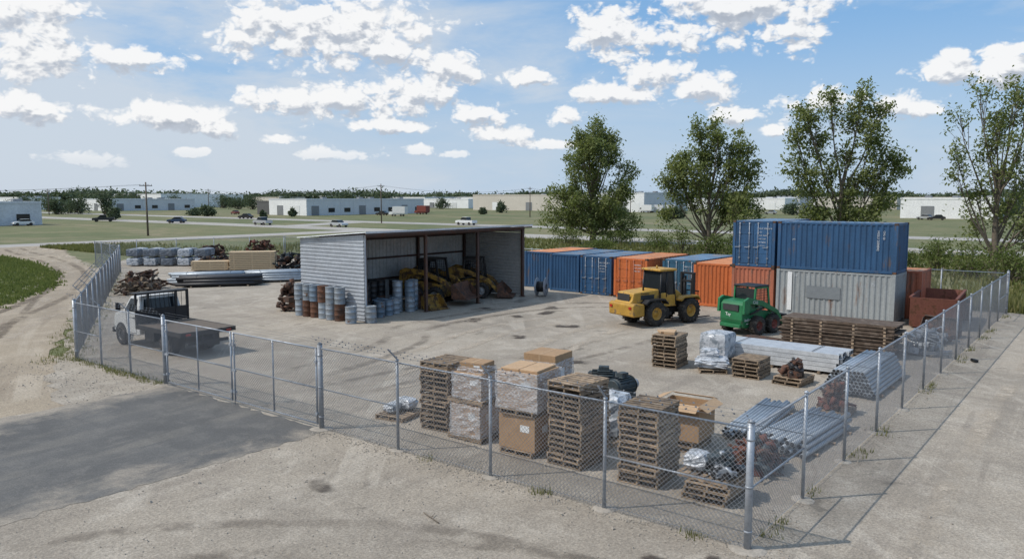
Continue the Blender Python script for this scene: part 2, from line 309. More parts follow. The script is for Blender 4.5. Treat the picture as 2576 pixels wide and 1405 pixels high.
# ------------------------------------------------------------------ fences
def meshwire(b,x0,x1,z0,z1,p,r,m=0):
    h=z1-z0; k=x0-h
    while k<x1:
        for sgn in(1,-1):
            a0=max(x0,k); a1=min(x1,k+h)
            if a1-a0>.02:
                if sgn>0: za,zb=z0+a0-k,z0+a1-k
                else: za,zb=z1-(a0-k),z1-(a1-k)
                b.cyl((a0,sgn*r,za),(a1,sgn*r,zb),r,n=3,m=m,cap=False,sm=False)
        k+=p
def fence(x0,y0,x1,y1,posts,label,h=2.4,pitch=.10,wr=.0045,term=(),mid=(),barb=True,lean=1,wires=3,br=.0035):
    Ln=math.hypot(x1-x0,y1-y0); rot=math.degrees(math.atan2(y1-y0,x1-x0))
    r=R('chain_link_fence',label,'fence',x0,y0,rot)
    b1=B(); rr=.038; b1.cyl((0,0,0),(0,0,h-.04),rr,n=10); b1.cyl((0,0,h-.04),(0,0,h),rr*1.2,rr*.4,n=10); b1.cyl((0,0,h-.06),(0,0,h-.02),rr*1.25,n=10)
    if barb: b1.box((0,lean*.14,h+.13),(.03,.03,.42),r=(-lean*math.radians(46),0,0))
    me1=b1.mesh('post',[m_galv]); b2=B(); b2.cyl((0,0,0),(0,0,h+.02),.07,n=14); b2.cyl((0,0,h+.02),(0,0,h+.07),.078,.02,n=14)
    for z in(.35,1.2,2.1): b2.cyl((0,0,z-.02),(0,0,z+.02),.078,n=14)
    me2=b2.mesh('post',[m_galv]); bf=B(); bf.rev([(.26,-.04),(.25,.0),(.19,.022),(.06,.028),(0,.028)],(0,0,0),'z',9,sm=False)
    mf=bf.mesh('concrete_footing',[m_conc])
    for i,px in enumerate(posts):
        P(me2 if i in term else me1,'post',m_galv,r,(px,0,0))
        f=P(mf,'concrete_footing',m_conc,r,(px,U(-.05,.05),0),U(0,6)); k=1.35 if i in term else 1; f.scale=(U(.7,1.2)*k,U(.7,1.2)*k,1)
    rb=B(); rb.cyl((0,0,h-.1),(Ln,0,h-.1),.022,n=8); rb.cyl((0,0,.08),(Ln,0,.08),.005,n=5)
    for a,c in mid: rb.cyl((a,0,1.15),(c,0,1.15),.02,n=8)
    P(rb,'rail',m_galv,r)
    wb=B(); meshwire(wb,0,Ln,.04,h-.08,pitch,wr); P(wb,'wire_mesh',m_wire,r,(0,.04,0),fix=False)
    if barb:
        bb=B()
        for k in range(wires):
            o=.1+.1*k; ps=sorted(posts)
            for a,c in zip(ps[:-1],ps[1:]):
                n=4
                for j in range(n):
                    t0,t1=j/n,(j+1)/n; f=lambda t:-.16*t*(1-t)
                    bb.cyl((a+(c-a)*t0,lean*o,h+o+f(t0)),(a+(c-a)*t1,lean*o,h+o+f(t1)),br,n=3,cap=False)
                q=a
                while q<c: bb.box((q,lean*o,h+o-.02),(.006,.03,.04),r=(U(0,3),0,U(0,3))); q+=.25
        P(bb,'barbed_wire',m_wire,r,fix=False)
    return r
fence(0,0,0,12.4,[0,3.1,6.2,9.3,12.4],'galvanised chain link fence with barbed wire beside pallet stacks',term=(0,4),mid=((0,3.1),(9.3,12.4)))
fence(0,20.95,0,27.9,[0,2.5,4.8,6.95],'galvanised chain link fence between gate and corner post',term=(0,3),mid=((0,2.5),(4.8,6.95)))
fence(0,0,37.5,0,[.0001]+[3.1*i for i in range(1,12)]+[37.5],'long galvanised chain link fence along the gravel lane',term=(12,),mid=((0,3.1),(34.1,37.5)),barb=False,wr=.0035)
fence(0,27.9,18.6,63.3,[3.1*i for i in range(1,13)]+[40],'chain link fence with barbed wire along the dirt track',term=(12,),pitch=.11,wr=.0042)
fence(18.6,63.3,20.2,71.5,[3,6,8.35],'short chain link fence section beside wrapped bales',pitch=.14,wr=.0045,barb=False)
fence(20.2,71.5,37.5,66,[3.6*i for i in range(1,6)],'chain link fence behind scrap heaps',pitch=.16,wr=.0045,barb=False)
fence(37.5,66,37.5,0.2,[3.3*i for i in range(0,20)],'rear chain link fence behind shipping containers',pitch=.14,wr=.004,barb=False)
def gate(y0,y1,label):
    r=R('chain_link_gate',label,'gate',0,y0,90,group='double swing gate leaves'); w=y1-y0; b=B()
    for x in(.03,w-.03): b.cyl((x,0,.1),(x,0,2.3),.03,n=10)
    b.cyl((w/2,0,.1),(w/2,0,2.3),.024,n=8)
    for z in(.12,1.15,2.28): b.cyl((0,0,z),(w,0,z),.024,n=8)
    for x in (.03,w-.03):
        for z in(.4,1.9): b.box((x,0,z),(.09,.09,.07))
    P(b,'frame',m_galv,r); wb=B(); meshwire(wb,.03,w-.03,.12,2.27,.10,.0048); P(wb,'wire_mesh',m_wire,r,(0,.03,0),fix=False)
    bb=B()
    for k in range(3): bb.cyl((0,.0,2.38+.08*k),(w,0,2.38+.08*k),.0035,n=3,cap=False)
    P(bb,'barbed_wire',m_wire,r,fix=False)
    tb=B(); tb.cyl((0,0,0),(0,0,1.1),.012,n=6); tb.box((0,0,1.1),(.2,.05,.06)); P(tb,'latch',m_galv,r,(w-.08,.05,0))
gate(12.55,16.7,'closed chain link gate leaf across asphalt driveway'); gate(16.8,20.8,'chain link gate leaf hung on thick gate post')
# ------------------------------------------------------------------ containers
CL,CW,CH=6.06,2.44,2.59
def corr(b,x0,x1,z0,z1,pitch,dep,fy,m=0):
    n=max(1,round((x1-x0)/pitch)); p=(x1-x0)/n; prof=[]
    for i in range(n): prof+=[(x0+i*p,0),(x0+(i+.22)*p,dep),(x0+(i+.5)*p,dep),(x0+(i+.72)*p,0)]
    prof.append((x1,0)); vs=[fy(a,d,z) for z in(z0,z1) for a,d in prof]; k=len(prof)
    b.add(vs,[(i,i+1,k+i+1,k+i) for i in range(k-1)],m)
def container(mb,mr,x,y,rot,z=0,label='',end='door',codes=('',)):
    r=R('shipping_container',label,'shipping container',x,y,rot,z,'shipping containers in the yard')
    b=B()
    for sy in(0,1):
        Y=(.03 if sy==0 else CW-.03); s=1 if sy==0 else -1
        corr(b,.16,CL-.16,.14,CH-.1,.278,.042,lambda a,d,zz:(a,Y+s*d,zz))
    corr(b,.14,CW-.14,.14,CH-.1,.25,.045,lambda a,d,zz:(CL-.03-d,a,zz))
    if end!='door': corr(b,.14,CW-.14,.14,CH-.1,.25,.045,lambda a,d,zz:(.03+d,a,zz))
    P(b,'wall',mb,r,fix=False)
    f=B()
    for px in(.08,CL-.08):
        for py in(.08,CW-.08): f.box((px,py,CH/2),(.16,.16,CH-.24))
    for py in(.06,CW-.06): f.box((CL/2,py,.09),(CL-.36,.09,.14)); f.box((CL/2,py,CH-.07),(CL-.36,.07,.1))
    for px in(.06,CL-.06): f.box((px,CW/2,.09),(.1,CW-.36,.15)); f.box((px,CW/2,CH-.07),(.08,CW-.36,.12))
    for px in(.089,CL-.089):
        for py in(.081,CW-.081):
            for pz in(.06,CH-.06): f.box((px,py,pz),(.182,.166,.12),m=1)
    P(f,'frame',[mb,m_rust2 if rnd()<.6 else mb],r,bev=.008)
    t=B(); corr(t,.1,CL-.1,.05,CW-.05,.42,.02,lambda a,d,yy:(a,yy,CH-.03+d)); P(t,'roof',mr,r,fix=False)
    u=B(); u.b2((.1,.1,.13),(CL-.1,CW-.1,.15)); P(u,'floor',m_dark,r)
    if end=='door':
        for s in(0,1):
            y0=.17+s*1.055; d=B(); d.b2((.035,y0,.18),(.075,y0+1.045,CH-.14))
            for zz in(.2,.75,1.3,1.85,2.35): d.b2((.02,y0+.03,zz),(.035,y0+1.015,zz+.07))
            for yy in(y0+.03,y0+.955): d.b2((.018,yy,.2),(.034,yy+.06,CH-.16))
            dr=P(d,'door',mb,r)
            for yy in(y0+.25,y0+.8):
                q=B(); q.cyl((-.015,yy,.12),(-.015,yy,CH-.1),.017,n=8)
                for zz in(.13,.5,1.15,1.9,CH-.14): q.box((0,yy,zz),(.05,.09,.06))
                q.box((-.03,yy+.12,1.1),(.025,.3,.035)); P(q,'locking_bar',m_galv if mb not in (m_orange,) else m_oran2,dr)
        for i,c in enumerate(codes):
            text(c,.10 if i else .125,m_letter,r,(.012,1.0,2.12-i*.19),(math.pi/2,0,-math.pi/2))
    return r
def ctext(r,s,size,x,z,vert=False):
    text(s,size,m_letter,r,(x,.018,z),(math.pi/2,0,0) if not vert else (math.pi/2,math.pi/2,0))
container(m_blue,m_roofo,32.0,27.15,0,0,'blue container with rusty orange roof beside shed','corr')
container(m_blue,m_roofb,31.2,24.3,0,0,'blue corrugated shipping container in a row','corr')
container(m_blue,m_roofb,30.9,21.55,0,0,'blue shipping container with locking bar doors',codes=('HNLU 208388 4','MGW 30480','TARE 2230','NET 28250'))
container(m_orange,m_roofo,30.7,18.8,0,0,'orange shipping container with closed doors',codes=('OR 51832','MGW 30480','TARE 2180'))
container(m_blue2,m_roofb,31.6,15.75,0,0,'teal blue shipping container behind loader mast',codes=('ORIA 11 44','22G1'))
container(m_orange,m_roofo,30.2,12.95,0,0,'bright orange corrugated shipping container','corr')
container(m_oran2,m_roofo,29.5,10.25,0,0,'faded orange container under a blue one','corr')
container(m_blue,m_roofb,29.5,10.25,0,CH,'blue container stacked with doors and white codes',codes=('HGLS 208884 8','22 G1','MGW 30480','TARE 2230','NET 28250','CU.M 33.2'))
g=container(m_grey,m_roofb,29.35,10.05,-90,0,'rusty grey shipping container with white stripe below blue one','corr')
b=B(); b.b2((.62,-.004,.35),(.86,.004,2.45)); P(b,'white_stripe',m_white,g); b=B(); b.b2((1.65,-.004,1.1),(3.4,.004,1.75)); P(b,'paint_patch',m_patch,g)
ctext(g,'14',.16,.95,2.2); ctext(g,'75',.2,4.9,1.95)
g=container(m_blue,m_roofb,29.35,10.05,-90,CH,'long blue shipping container stacked on grey one','corr')
ctext(g,'HGLU 2088842',.16,5.1,2.2,True); ctext(g,'CNU 20',.13,5.38,2.2,True); ctext(g,'JMS',.11,.8,1.6)
container(m_oran2,m_roofo,32.3,9.4,-90,0,'faded orange container behind the stacked ones','corr')
# ------------------------------------------------------------------ shed
SX,SY,SL,SD=13.6,26.05,13.75,5.3
sh=R('storage_shed','open fronted corrugated steel shed with drums and machines inside','shed',SX,SY)
def rib(b,a0,a1,pitch,dep,fn,m=0):
    n=max(1,round((a1-a0)/pitch)); p=(a1-a0)/n; pr=[]
    for i in range(n): pr+=[(a0+i*p,0),(a0+(i+.62)*p,0),(a0+(i+.72)*p,dep),(a0+(i+.9)*p,dep)]
    pr.append((a1,0)); k=len(pr); vs=[fn(a,d,e) for e in(0,1) for a,d in pr]
    b.add(vs,[(i,i+1,k+i+1,k+i) for i in range(k-1)],m)
HF,HB=4.6,4.2
def hz(y): return HF+(HB-HF)*y/SD
b=B(); rib(b,.02,4.2,.2,.03,lambda a,d,e:(-.02-d,e*SD,a)); b.add([(-.02,0,4.2),(-.02,SD,4.2),(-.02,0,HF-.05)],[(0,1,2)]); P(b,'side_wall',m_siding,sh,fix=False)
b=B(); b.b2((-.0,-.05,0),(.1,.06,HF-.05)); P(b,'wall_trim',m_siding,sh)
b=B(); rib(b,.02,4.18,.2,.03,lambda a,d,e:(SL+.02-d,e*SD,a)); b.add([(SL+.02,0,4.2),(SL+.02,SD,4.2),(SL+.02,0,HF-.05)],[(0,1,2)]); P(b,'side_wall',m_sideback,sh,fix=False)
b=B(); rib(b,0,SL,.3,.035,lambda a,d,e:(a,SD+.02-d,HB*e)); P(b,'rear_wall',m_sideback,sh,fix=False)
b=B(); rib(b,-.25,SL+.25,.3,.035,lambda a,d,e:(a,(-.45 if e==0 else SD+.25),hz(-.45 if e==0 else SD+.25)+.05+d)); P(b,'roof',m_proof,sh,fix=False)
b=B(); b.b2((-.27,-.485,hz(-.45)+.0),(SL+.27,-.455,hz(-.45)+.1)); P(b,'roof_fascia',m_proof,sh)
b=B(); b.b2((-.25,-.45,hz(-.45)-.12),(SL+.25,-.40,hz(-.45)-.035)); P(b,'eave_purlin',m_browns,sh)
for i in range(4):
    x=.12+i*(SL-.24)/3
    for j,y in enumerate((.08,SD-.12)):
        b=B(); h=hz(y)-.12; b.box((0,-.07,h/2),(.16,.012,h)); b.box((0,.07,h/2),(.16,.012,h)); b.box((0,0,h/2),(.012,.14,h)); b.box((0,0,.01),(.3,.3,.02)); P(b,'post',m_browns,sh,(x,y,0))
    b=B(); b.add([(-.05,.0,hz(0)-.22),(.05,0,hz(0)-.22),(.05,SD-.05,hz(SD)-.22),(-.05,SD-.05,hz(SD)-.22),(-.05,.0,hz(0)),(.05,0,hz(0)),(.05,SD-.05,hz(SD)),(-.05,SD-.05,hz(SD))],[(0,1,2,3),(4,7,6,5),(0,4,5,1),(2,6,7,3),(0,3,7,4),(1,5,6,2)]); P(b,'rafter',m_browns,sh,(x,0,0))
b=B(); b.b2((0,-.02,HF-.22),(SL,.02,HF-.02))
for z in(1.4,2.7,3.9): b.b2((.1,SD-.12,z),(SL-.1,SD-.06,z+.12))
for y in(1.1,2.4,3.7): b.b2((.1,y,hz(y)-.1),(SL-.1,y+.08,hz(y)+.02))
P(b,'beam',m_browns,sh)
# ------------------------------------------------------------------ drums
def mkdrum(mm):
    r=R('steel_drum','','drum',0,0,group='steel drums beside the shed'); b=B()
    pr=[(0,.02),(.27,.02),(.29,0),(.298,.02),(.288,.04),(.288,.27),(.3,.285),(.3,.3),(.288,.315),(.288,.56),(.3,.575),(.3,.59),(.288,.605),(.288,.84),(.298,.86),(.29,.88),(.278,.875),(.275,.85)]
    b.rev(pr,(0,0,0),'z',20); P(b,'body',mm,r,fix=False); b=B(); b.rev([(.275,.852),(.0,.858)],(0,0,0),'z',20); b.cyl((.18,0,.85),(.18,0,.875),.035,n=8); b.cyl((-.18,.05,.85),(-.18,.05,.87),.02,n=8); P(b,'lid',mm,r); return r
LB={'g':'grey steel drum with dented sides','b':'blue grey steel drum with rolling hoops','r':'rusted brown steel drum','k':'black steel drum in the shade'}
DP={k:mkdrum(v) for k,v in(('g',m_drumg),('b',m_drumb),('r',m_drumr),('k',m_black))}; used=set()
def drum(k,x,y,z=0):
    l=LB[k]+(' stacked on another drum' if z else ' standing on gravel')
    if k not in used: used.add(k); o=DP[k]; place(o,x,y,U(0,360),z); o['label']=l
    else: dup(DP[k],x,y,U(0,360),z,l)
for i,k in enumerate('grrggr'): drum(k,13.05+U(-.04,.04),30.75-i*.66,0)
for i,k in enumerate('ggbrgg'): drum(k,13.05+U(-.05,.05),30.75-i*.66,.885)
drum('g',12.85,26.3); drum('g',13.6,25.6)
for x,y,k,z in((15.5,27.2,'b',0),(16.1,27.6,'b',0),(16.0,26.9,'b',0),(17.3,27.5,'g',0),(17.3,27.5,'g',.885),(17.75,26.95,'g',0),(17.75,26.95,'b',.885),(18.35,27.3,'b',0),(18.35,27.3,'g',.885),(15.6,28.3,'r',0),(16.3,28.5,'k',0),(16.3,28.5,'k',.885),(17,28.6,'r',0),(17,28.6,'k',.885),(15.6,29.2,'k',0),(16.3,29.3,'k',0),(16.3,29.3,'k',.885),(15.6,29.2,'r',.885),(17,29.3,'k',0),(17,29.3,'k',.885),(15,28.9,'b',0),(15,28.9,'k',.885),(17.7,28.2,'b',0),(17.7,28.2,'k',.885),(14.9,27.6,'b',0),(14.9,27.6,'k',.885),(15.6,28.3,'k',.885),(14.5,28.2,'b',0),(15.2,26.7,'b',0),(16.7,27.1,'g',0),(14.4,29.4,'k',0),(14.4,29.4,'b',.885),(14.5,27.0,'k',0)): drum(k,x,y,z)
# ------------------------------------------------------------------ wheels / vehicles
def wheel(par,x,y,r,w,mt=None,mr=None,lugs=0,hub=.5):
    e=link(bpy.data.objects.new('wheel',None)); e.parent=par; e.location=(x,y,r)
    b=B(); h=w/2; b.rev([(r*hub,-h*.8),(r*.72,-h),(r*.92,-h*.95),(r,-h*.7),(r,h*.7),(r*.92,h*.95),(r*.72,h),(r*hub,h*.8)],(0,0,0),'y',28)
    for i in range(lugs):
        a=2*math.pi*i/lugs
        for s in(-1,1):
            aa=a+(s*.5*math.pi/lugs); b.box((math.cos(aa)*r*1.0,s*h*.45,math.sin(aa)*r*1.0),(.05,h*.95,.055*r/.6),r=(0,-aa,0))
    P(b,'tyre',mt or m_rubber,e,fix=False); c=B()
    for s in(-1,1): c.rev([(0,s*h*.45),(r*hub*.35,s*h*.5),(r*hub*.4,s*h*.3),(r*hub*.85,s*h*.35),(r*hub*1.02,s*h*.82)],(0,0,0),'y',20)
    for i in range(6): a=i*math.pi/3; c.cyl((math.cos(a)*r*.25,-h*.55,math.sin(a)*r*.25),(math.cos(a)*r*.25,h*.55,math.sin(a)*r*.25),.02,n=6)
    P(c,'rim',mr or m_rim,e,fix=False); return e
def flatbed():
    r=R('flatbed_truck','white cab flatbed truck with wooden deck and black rack','truck',3.65,25.9,90)
    b=B()
    for y in(-.42,.42): b.b2((-1.5,y-.05,.62),(4.3,y+.05,.84))
    for x in(-1.3,-.4,.6,1.6): b.b2((x,-.42,.66),(x+.1,.42,.8))
    b.cyl((0,-.8,.42),(0,.8,.42),.08,n=10); b.cyl((3.8,-.8,.42),(3.8,.8,.42),.06,n=10); b.b2((.9,-1.0,.45),(1.7,-.46,.85)); b.b2((.9,.46,.45),(1.7,1.0,.85)); P(b,'chassis',m_black,r)
    b=B(); b.b2((-1.6,-1.2,1.03),(1.95,1.2,1.09)); P(b,'deck',m_plank,r)
    b=B(); b.b2((-1.64,-1.24,.93),(-1.6,1.24,1.1)); b.b2((-1.6,1.2,.93),(1.95,1.24,1.1)); b.b2((-1.6,-1.24,.93),(1.95,-1.2,1.1))
    for i in range(8): b.b2((-1.5+i*.47,-1.2,.9),(-1.42+i*.47,1.2,1.03))
    P(b,'deck_frame',m_black,r)
    b=B()
    for y in(-1.17,1.17,-.62,.62): b.b2((1.97,y-.04,.9),(2.05,y+.04,2.42))
    for z in(1.1,1.62,2.34): b.b2((1.97,-1.2,z),(2.05,1.2,z+.08))
    b.b2((1.99,-1.13,1.18),(2.02,1.13,1.62))
    for i in range(11): b.b2((2.0,-1.1+i*.2,1.7),(2.012,-1.085+i*.2,2.34))
    b.b2((2.05,-1.2,2.38),(2.5,1.2,2.42)); P(b,'headache_rack',m_black,r)
    b=B(); lo=[(2.15,.6),(2.15,1.5),(3.55,1.5),(4.3,1.38),(4.45,1.2),(4.47,.62),(4.2,.55),(2.4,.55)]; b.ext(lo,-.98,.98)
    vs=[]
    for y,t in((-.98,-.82),(.98,.82)):
        vs+=[(2.15,y,1.5),(3.62,y,1.5),(3.12,t,2.2),(2.25,t,2.24)]
    b.add(vs,[(0,1,2,3),(7,6,5,4),(0,3,7,4),(1,5,6,2),(2,6,7,3),(0,4,5,1)]); P(b,'cab',m_truck,r,bev=.04)
    n=.012
    for s in(-1,1):
        b=B(); b.add([(2.45,s*(.965+n),1.56),(3.42,s*(.965+n),1.56),(3.08,s*(.84+n),2.1),(2.45,s*(.84+n),2.12)],[(0,1,2,3)]); P(b,'side_window',m_glass,r)
    b=B(); b.add([(3.60+n,-.86,1.56),(3.60+n,.86,1.56),(3.19+n,.74,2.13),(3.19+n,-.74,2.13)],[(0,1,2,3)]); P(b,'windscreen',m_glass,r)
    b=B(); b.add([(2.14,-.8,1.6),(2.14,.8,1.6),(2.22,.7,2.12),(2.22,-.7,2.12)],[(0,1,2,3)]); P(b,'rear_window',m_glass,r)
    for s in(-1,1):
        b=B(); b.box((0,0,0),(.08,.2,.34)); b.b2((-.02,-s*.3,-.1),(.02,0,-.07)); b.b2((-.02,-s*.3,.1),(.02,0,.13)); P(b,'mirror',m_black,r,(3.45,s*1.25,1.75),bev=.02)
        b=B(); b.cyl((3.8,s*.80,.5),(3.8,s*.99,.5),.5,n=24); P(b,'wheel_well_shade',m_dark,r)  # near-black disc paints the shaded hollow of the wheel well
        b=B(); b.b2((2.42,s*.984,.62),(2.435,s*.988,1.5)); b.b2((3.27,s*.984,.95),(3.285,s*.988,1.5)); b.b2((2.42,s*.984,.62),(3.2,s*.988,.64)); b.b2((2.43,s*.984,1.28),(3.28,s*.99,1.3)); b.box((2.6,s*1.0,1.3),(.14,.03,.04)); P(b,'door_trim',m_dark,r)
        b=B(); b.box((4.44,s*.72,1.05),(.06,.3,.2)); P(b,'headlight',m_white,r)
        b=B(); b.box((-1.655,s*.9,1.0),(.03,.2,.08)); P(b,'tail_light',m_red,r)
        b=B(); b.box((-.62,s*.78,.56),(.02,.6,.66)); P(b,'mud_flap',m_rubber,r)
        wheel(r,3.8,s*.9,.44,.26)
        wheel(r,0,s*.92,.44,.26); wheel(r,0,s*.64,.44,.24)
    b=B(); b.b2((-1.62,-.9,.55),(-1.55,.9,.68)); b.b2((-1.6,-.3,.6),(-1.55,-.22,.95)); b.b2((-1.6,.22,.6),(-1.55,.3,.95)); P(b,'rear_bumper',m_black,r)
    b=B(); b.b2((4.45,-1,.5),(4.6,1,.72)); b.b2((4.46,-.5,.7),(4.5,.5,1.2)); P(b,'front_bumper',m_black,r)
flatbed()
def loader():
    r=R('wheel_loader','yellow wheel loader with black fork mast and cab','loader',22.05,14.3,-19)
    b=B(); b.ext([(-1.4,.75),(-1.45,1.25),(-1.3,1.35),(-1.2,1.72),(.5,1.82),(.5,.95),(-.6,.9),(-.8,.6),(-1.3,.6)],-.62,.62); P(b,'engine_cover',m_yel,r,bev=.06)
    b=B(); b.ext([(-1.5,.55),(-1.54,1.15),(-1.38,1.24),(-.75,1.16),(-.75,.55)],-.95,.95); P(b,'counterweight',m_yel,r,bev=.07)
    b=B(); b.b2((-1.37,-.45,1.3),(-1.33,.45,1.66))
    P(b,'grille',m_dark,r)
    for s in(-1,1):
        b=B(); b.b2((-.75,s*.61,1.35),(.15,s*.63,1.58)); P(b,'side_vent',m_dark,r)
        b=B(); b.ext([(-.8,1.2),(-.55,1.38),(.5,1.38),(.75,1.15),(.75,1.08),(.5,1.3),(-.5,1.3),(-.75,1.12)],s*.64,s*1.08); P(b,'mudguard',m_black,r)
        b=B(); b.ext([(1.7,1.25),(1.9,1.4),(2.9,1.4),(3.05,1.2),(3.05,1.14),(2.9,1.33),(1.9,1.33),(1.7,1.17)],s*.6,s*1.05); P(b,'mudguard',m_yel,r)
    b=B(); b.b2((-.6,-.4,.5),(1.2,.4,.95)); b.b2((1.2,-.2,.55),(1.5,.2,.85)); b.b2((1.5,-.38,.5),(2.9,.38,1.15)); b.b2((1.0,-.7,.45),(1.35,.7,.6)); P(b,'frame',m_black,r,bev=.02)
    b=B(); b.ext([(1.6,1.1),(1.6,1.55),(2.0,1.7),(2.3,1.5),(2.6,1.1)],-.35,.35); P(b,'front_tower',m_yel,r,bev=.04)
    b=B(); w=.66
    for s in(-1,1):
        for (x0,z0,x1,z1) in((.5,.95,.62,2.72),(1.62,.95,1.45,2.72),(.62,2.68,1.45,2.68),(.95,1.4,1.0,2.7)): b.cyl((x0,s*w,z0),(x1,s*w*.95,z1),.045,n=6)
    P(b,'cab_frame',m_black,r)
    b=B(); b.ext([(.49,.9),(1.66,.9),(1.62,1.5),(1.1,1.5),(.95,1.62),(.53,1.62)],-.68,.68); P(b,'cab_base',m_yel,r,bev=.03)
    b=B(); b.ext([(.53,1.12),(1.6,1.12),(1.45,2.68),(.63,2.68)],-.63,.63); P(b,'cab_glass',m_glass,r)
    b=B(); b.b2((.45,-.72,2.72),(1.65,.72,2.84)); P(b,'cab_roof',m_yel,r,bev=.05)
    b=B(); b.cyl((.9,0,2.84),(.9,0,2.98),.05,n=8); P(b,'beacon',m_yel,r)
    b=B(); b.cyl((-.3,-.3,1.75),(-.3,-.3,2.35),.05,n=10); P(b,'exhaust',m_black,r)
    for s in(-1,1):
        b=B(); b.ext([(1.75,1.35),(1.85,1.62),(2.5,1.3),(3.15,.62),(3.05,.45),(2.4,1.05)],s*.34-.06,s*.34+.06); P(b,'lift_arm',m_yel,r,bev=.015)
    b=B()
    for s in(-1,1):
        b.b2((3.06,s*.42-.06,.2),(3.22,s*.42+.06,2.5)); b.b2((3.24,s*.3-.04,.25),(3.32,s*.3+.04,2.3)); b.cyl((3.14,s*.25,.3),(3.14,s*.25,2.2),.035,n=8)
    for z in(.3,1.2,2.0,2.42): b.b2((3.08,-.45,z),(3.26,.45,z+.1))
    for z in(.25,.75): b.b2((3.3,-.6,z),(3.4,.6,z+.1))
    for i in range(5): b.b2((3.36,-.56+i*.27,.85),(3.39,-.53+i*.27,1.5))
    b.b2((3.36,-.6,1.5),(3.4,.6,1.56)); P(b,'mast',m_black,r)
    for s in(-1,1):
        b=B(); b.b2((3.4,s*.4-.06,.12),(3.46,s*.4+.06,.9)); b.b2((3.4,s*.4-.06,.1),(4.4,s*.4+.06,.14)); P(b,'fork',m_black,r)
        wheel(r,0,s*.85,.64,.42,mr=m_yel,lugs=20); wheel(r,2.4,s*.85,.64,.42,mr=m_yel,lugs=20)
        b=B(); b.ext([(.66,.4),(.66,.88),(.9,.88),(.9,.4)],s*.69,s*.95); P(b,'step',m_black,r)
        b=B(); b.box((-1.55,s*.72,1.0),(.04,.18,.12)); P(b,'tail_light',m_red,r)
    text('Komaten',.15,m_dark,r,(-.75,-.636,1.62),(math.pi/2,0,0))
loader()
def skid(mp,mw,label,x,y,rot,txt=False,z=0,sc=1,arm=0):
    r=R('skid_steer_loader',label,'skid steer loader',x,y,rot,z); r.scale=(sc,sc,sc)
    b=B(); b.ext([(-1.25,.32),(-1.38,.7),(-1.36,1.38),(-1.2,1.52),(-.5,1.55),(-.42,1.1),(.75,.95),(.88,.32)],-.62,.62); P(b,'body',mp,r,bev=.06)
    b=B(); b.b2((-1.42,-.42,1.1),(-1.36,.42,1.36)); P(b,'grille',m_dark,r)
    b=B(); b.b2((-1.46,-.55,.35),(-1.3,.55,.5)); P(b,'rear_bumper',mp,r,bev=.02)
    for s in(-1,1):
        b=B(); b.ext([(-1.42,.98),(-1.38,1.58),(-1.1,1.7),(-.1,1.5+arm),(1.0,1.02+arm*1.5),(1.5,.42+arm*2),(1.38,.32+arm*2),(.9,.85+arm*1.4),(-.2,1.28+arm),(-1.0,1.42),(-1.05,.98)],s*.63,s*.76); P(b,'lift_arm',mp,r,bev=.02)
        b=B(); b.cyl((-.9,s*.69,.95),(.2,s*.69,1.2+arm),.04,n=8); P(b,'hydraulic_cylinder',m_black,r)
        for xx in(-.54,.54): wheel(r,xx,s*.8,.42,.31,mr=mw,lugs=18)
    b=B(); w=.56
    for s in(-1,1):
        b.ext([(-.5,1.45),(-.44,2.1),(-.34,2.1),(-.40,1.45)],s*w-.03,s*w+.03); b.ext([(.58,.9),(.40,2.1),(.50,2.1),(.70,.9)],s*w-.03,s*w+.03); b.b2((-.44,s*w-.03,2.03),(.5,s*w+.03,2.1)); b.ext([(-.5,1.42),(.66,1.05),(.66,1.15),(-.5,1.52)],s*w-.03,s*w+.03)
    b.b2((-.42,-.53,1.1),(.6,.53,1.14)); P(b,'cab_frame',mp if txt else m_black,r)
    for s in(-1,1):
        b=B()
        for i in range(9): b.cyl((-.4+i*.115,s*w,1.2),(-.38+i*.1,s*w,2.05),.011,n=4)
        for i in range(6): b.cyl((-.44,s*w,1.35+i*.12),(.52,s*w,1.35+i*.12),.011,n=4)
        P(b,'side_screen',m_black,r)
    b=B(); b.b2((-.42,-.53,1.45),(-.38,.53,2.02)); P(b,'rear_window',m_glass,r)
    b=B(); b.b2((-.5,-.6,2.1),(.55,.6,2.17)); P(b,'cab_roof',m_black,r,bev=.03)
    b=B(); b.b2((-.35,-.28,1.14),(.2,.28,1.3)); b.box((-.26,0,1.5),(.12,.5,.5)); P(b,'seat',m_black,r,bev=.04)
    b=B(); z0=arm*2; b.ext([(1.45,.1+z0),(1.4,.75+z0),(1.5,.8+z0),(1.62,.35+z0),(1.75,.16+z0),(2.25,.1+z0),(2.25,.06+z0),(1.5,.06+z0)],-.88,.88)
    for s in(-1,1): b.ext([(1.42,.1+z0),(1.4,.78+z0),(1.6,.7+z0),(2.2,.1+z0)],s*.88-.01,s*.88+.01)
    P(b,'bucket',m_black if txt else m_rust,r)
    if txt:
        text('Tay',.2,m_white,r,(-1.385,.3,.85),(math.pi/2,0,-math.pi/2)); text('indvester',.22,m_white,r,(-1.22,-.625,.62),(math.pi/2,0,0)); text('CAS',.2,m_white,r,(-.85,-.765,1.42),(math.pi/2,.08,0))
        b=B(); b.b2((-1.1,-.626,.5),(-.2,-.622,.53)); P(b,'stripe',m_white,r)
    return r
skid(m_green,m_redrim,'green skid steer loader with black cage cab and bucket',23.25,9.1,-16,txt=True,sc=1.06)
skid(m_yeld,m_rim,'worn yellow skid steer parked inside the shed',21.4,28.7,-72,sc=1.28,arm=.12)
skid(m_yeld,m_rim,'dirty yellow skid steer with bucket under shed roof',25.2,28.6,-58,sc=1.2)
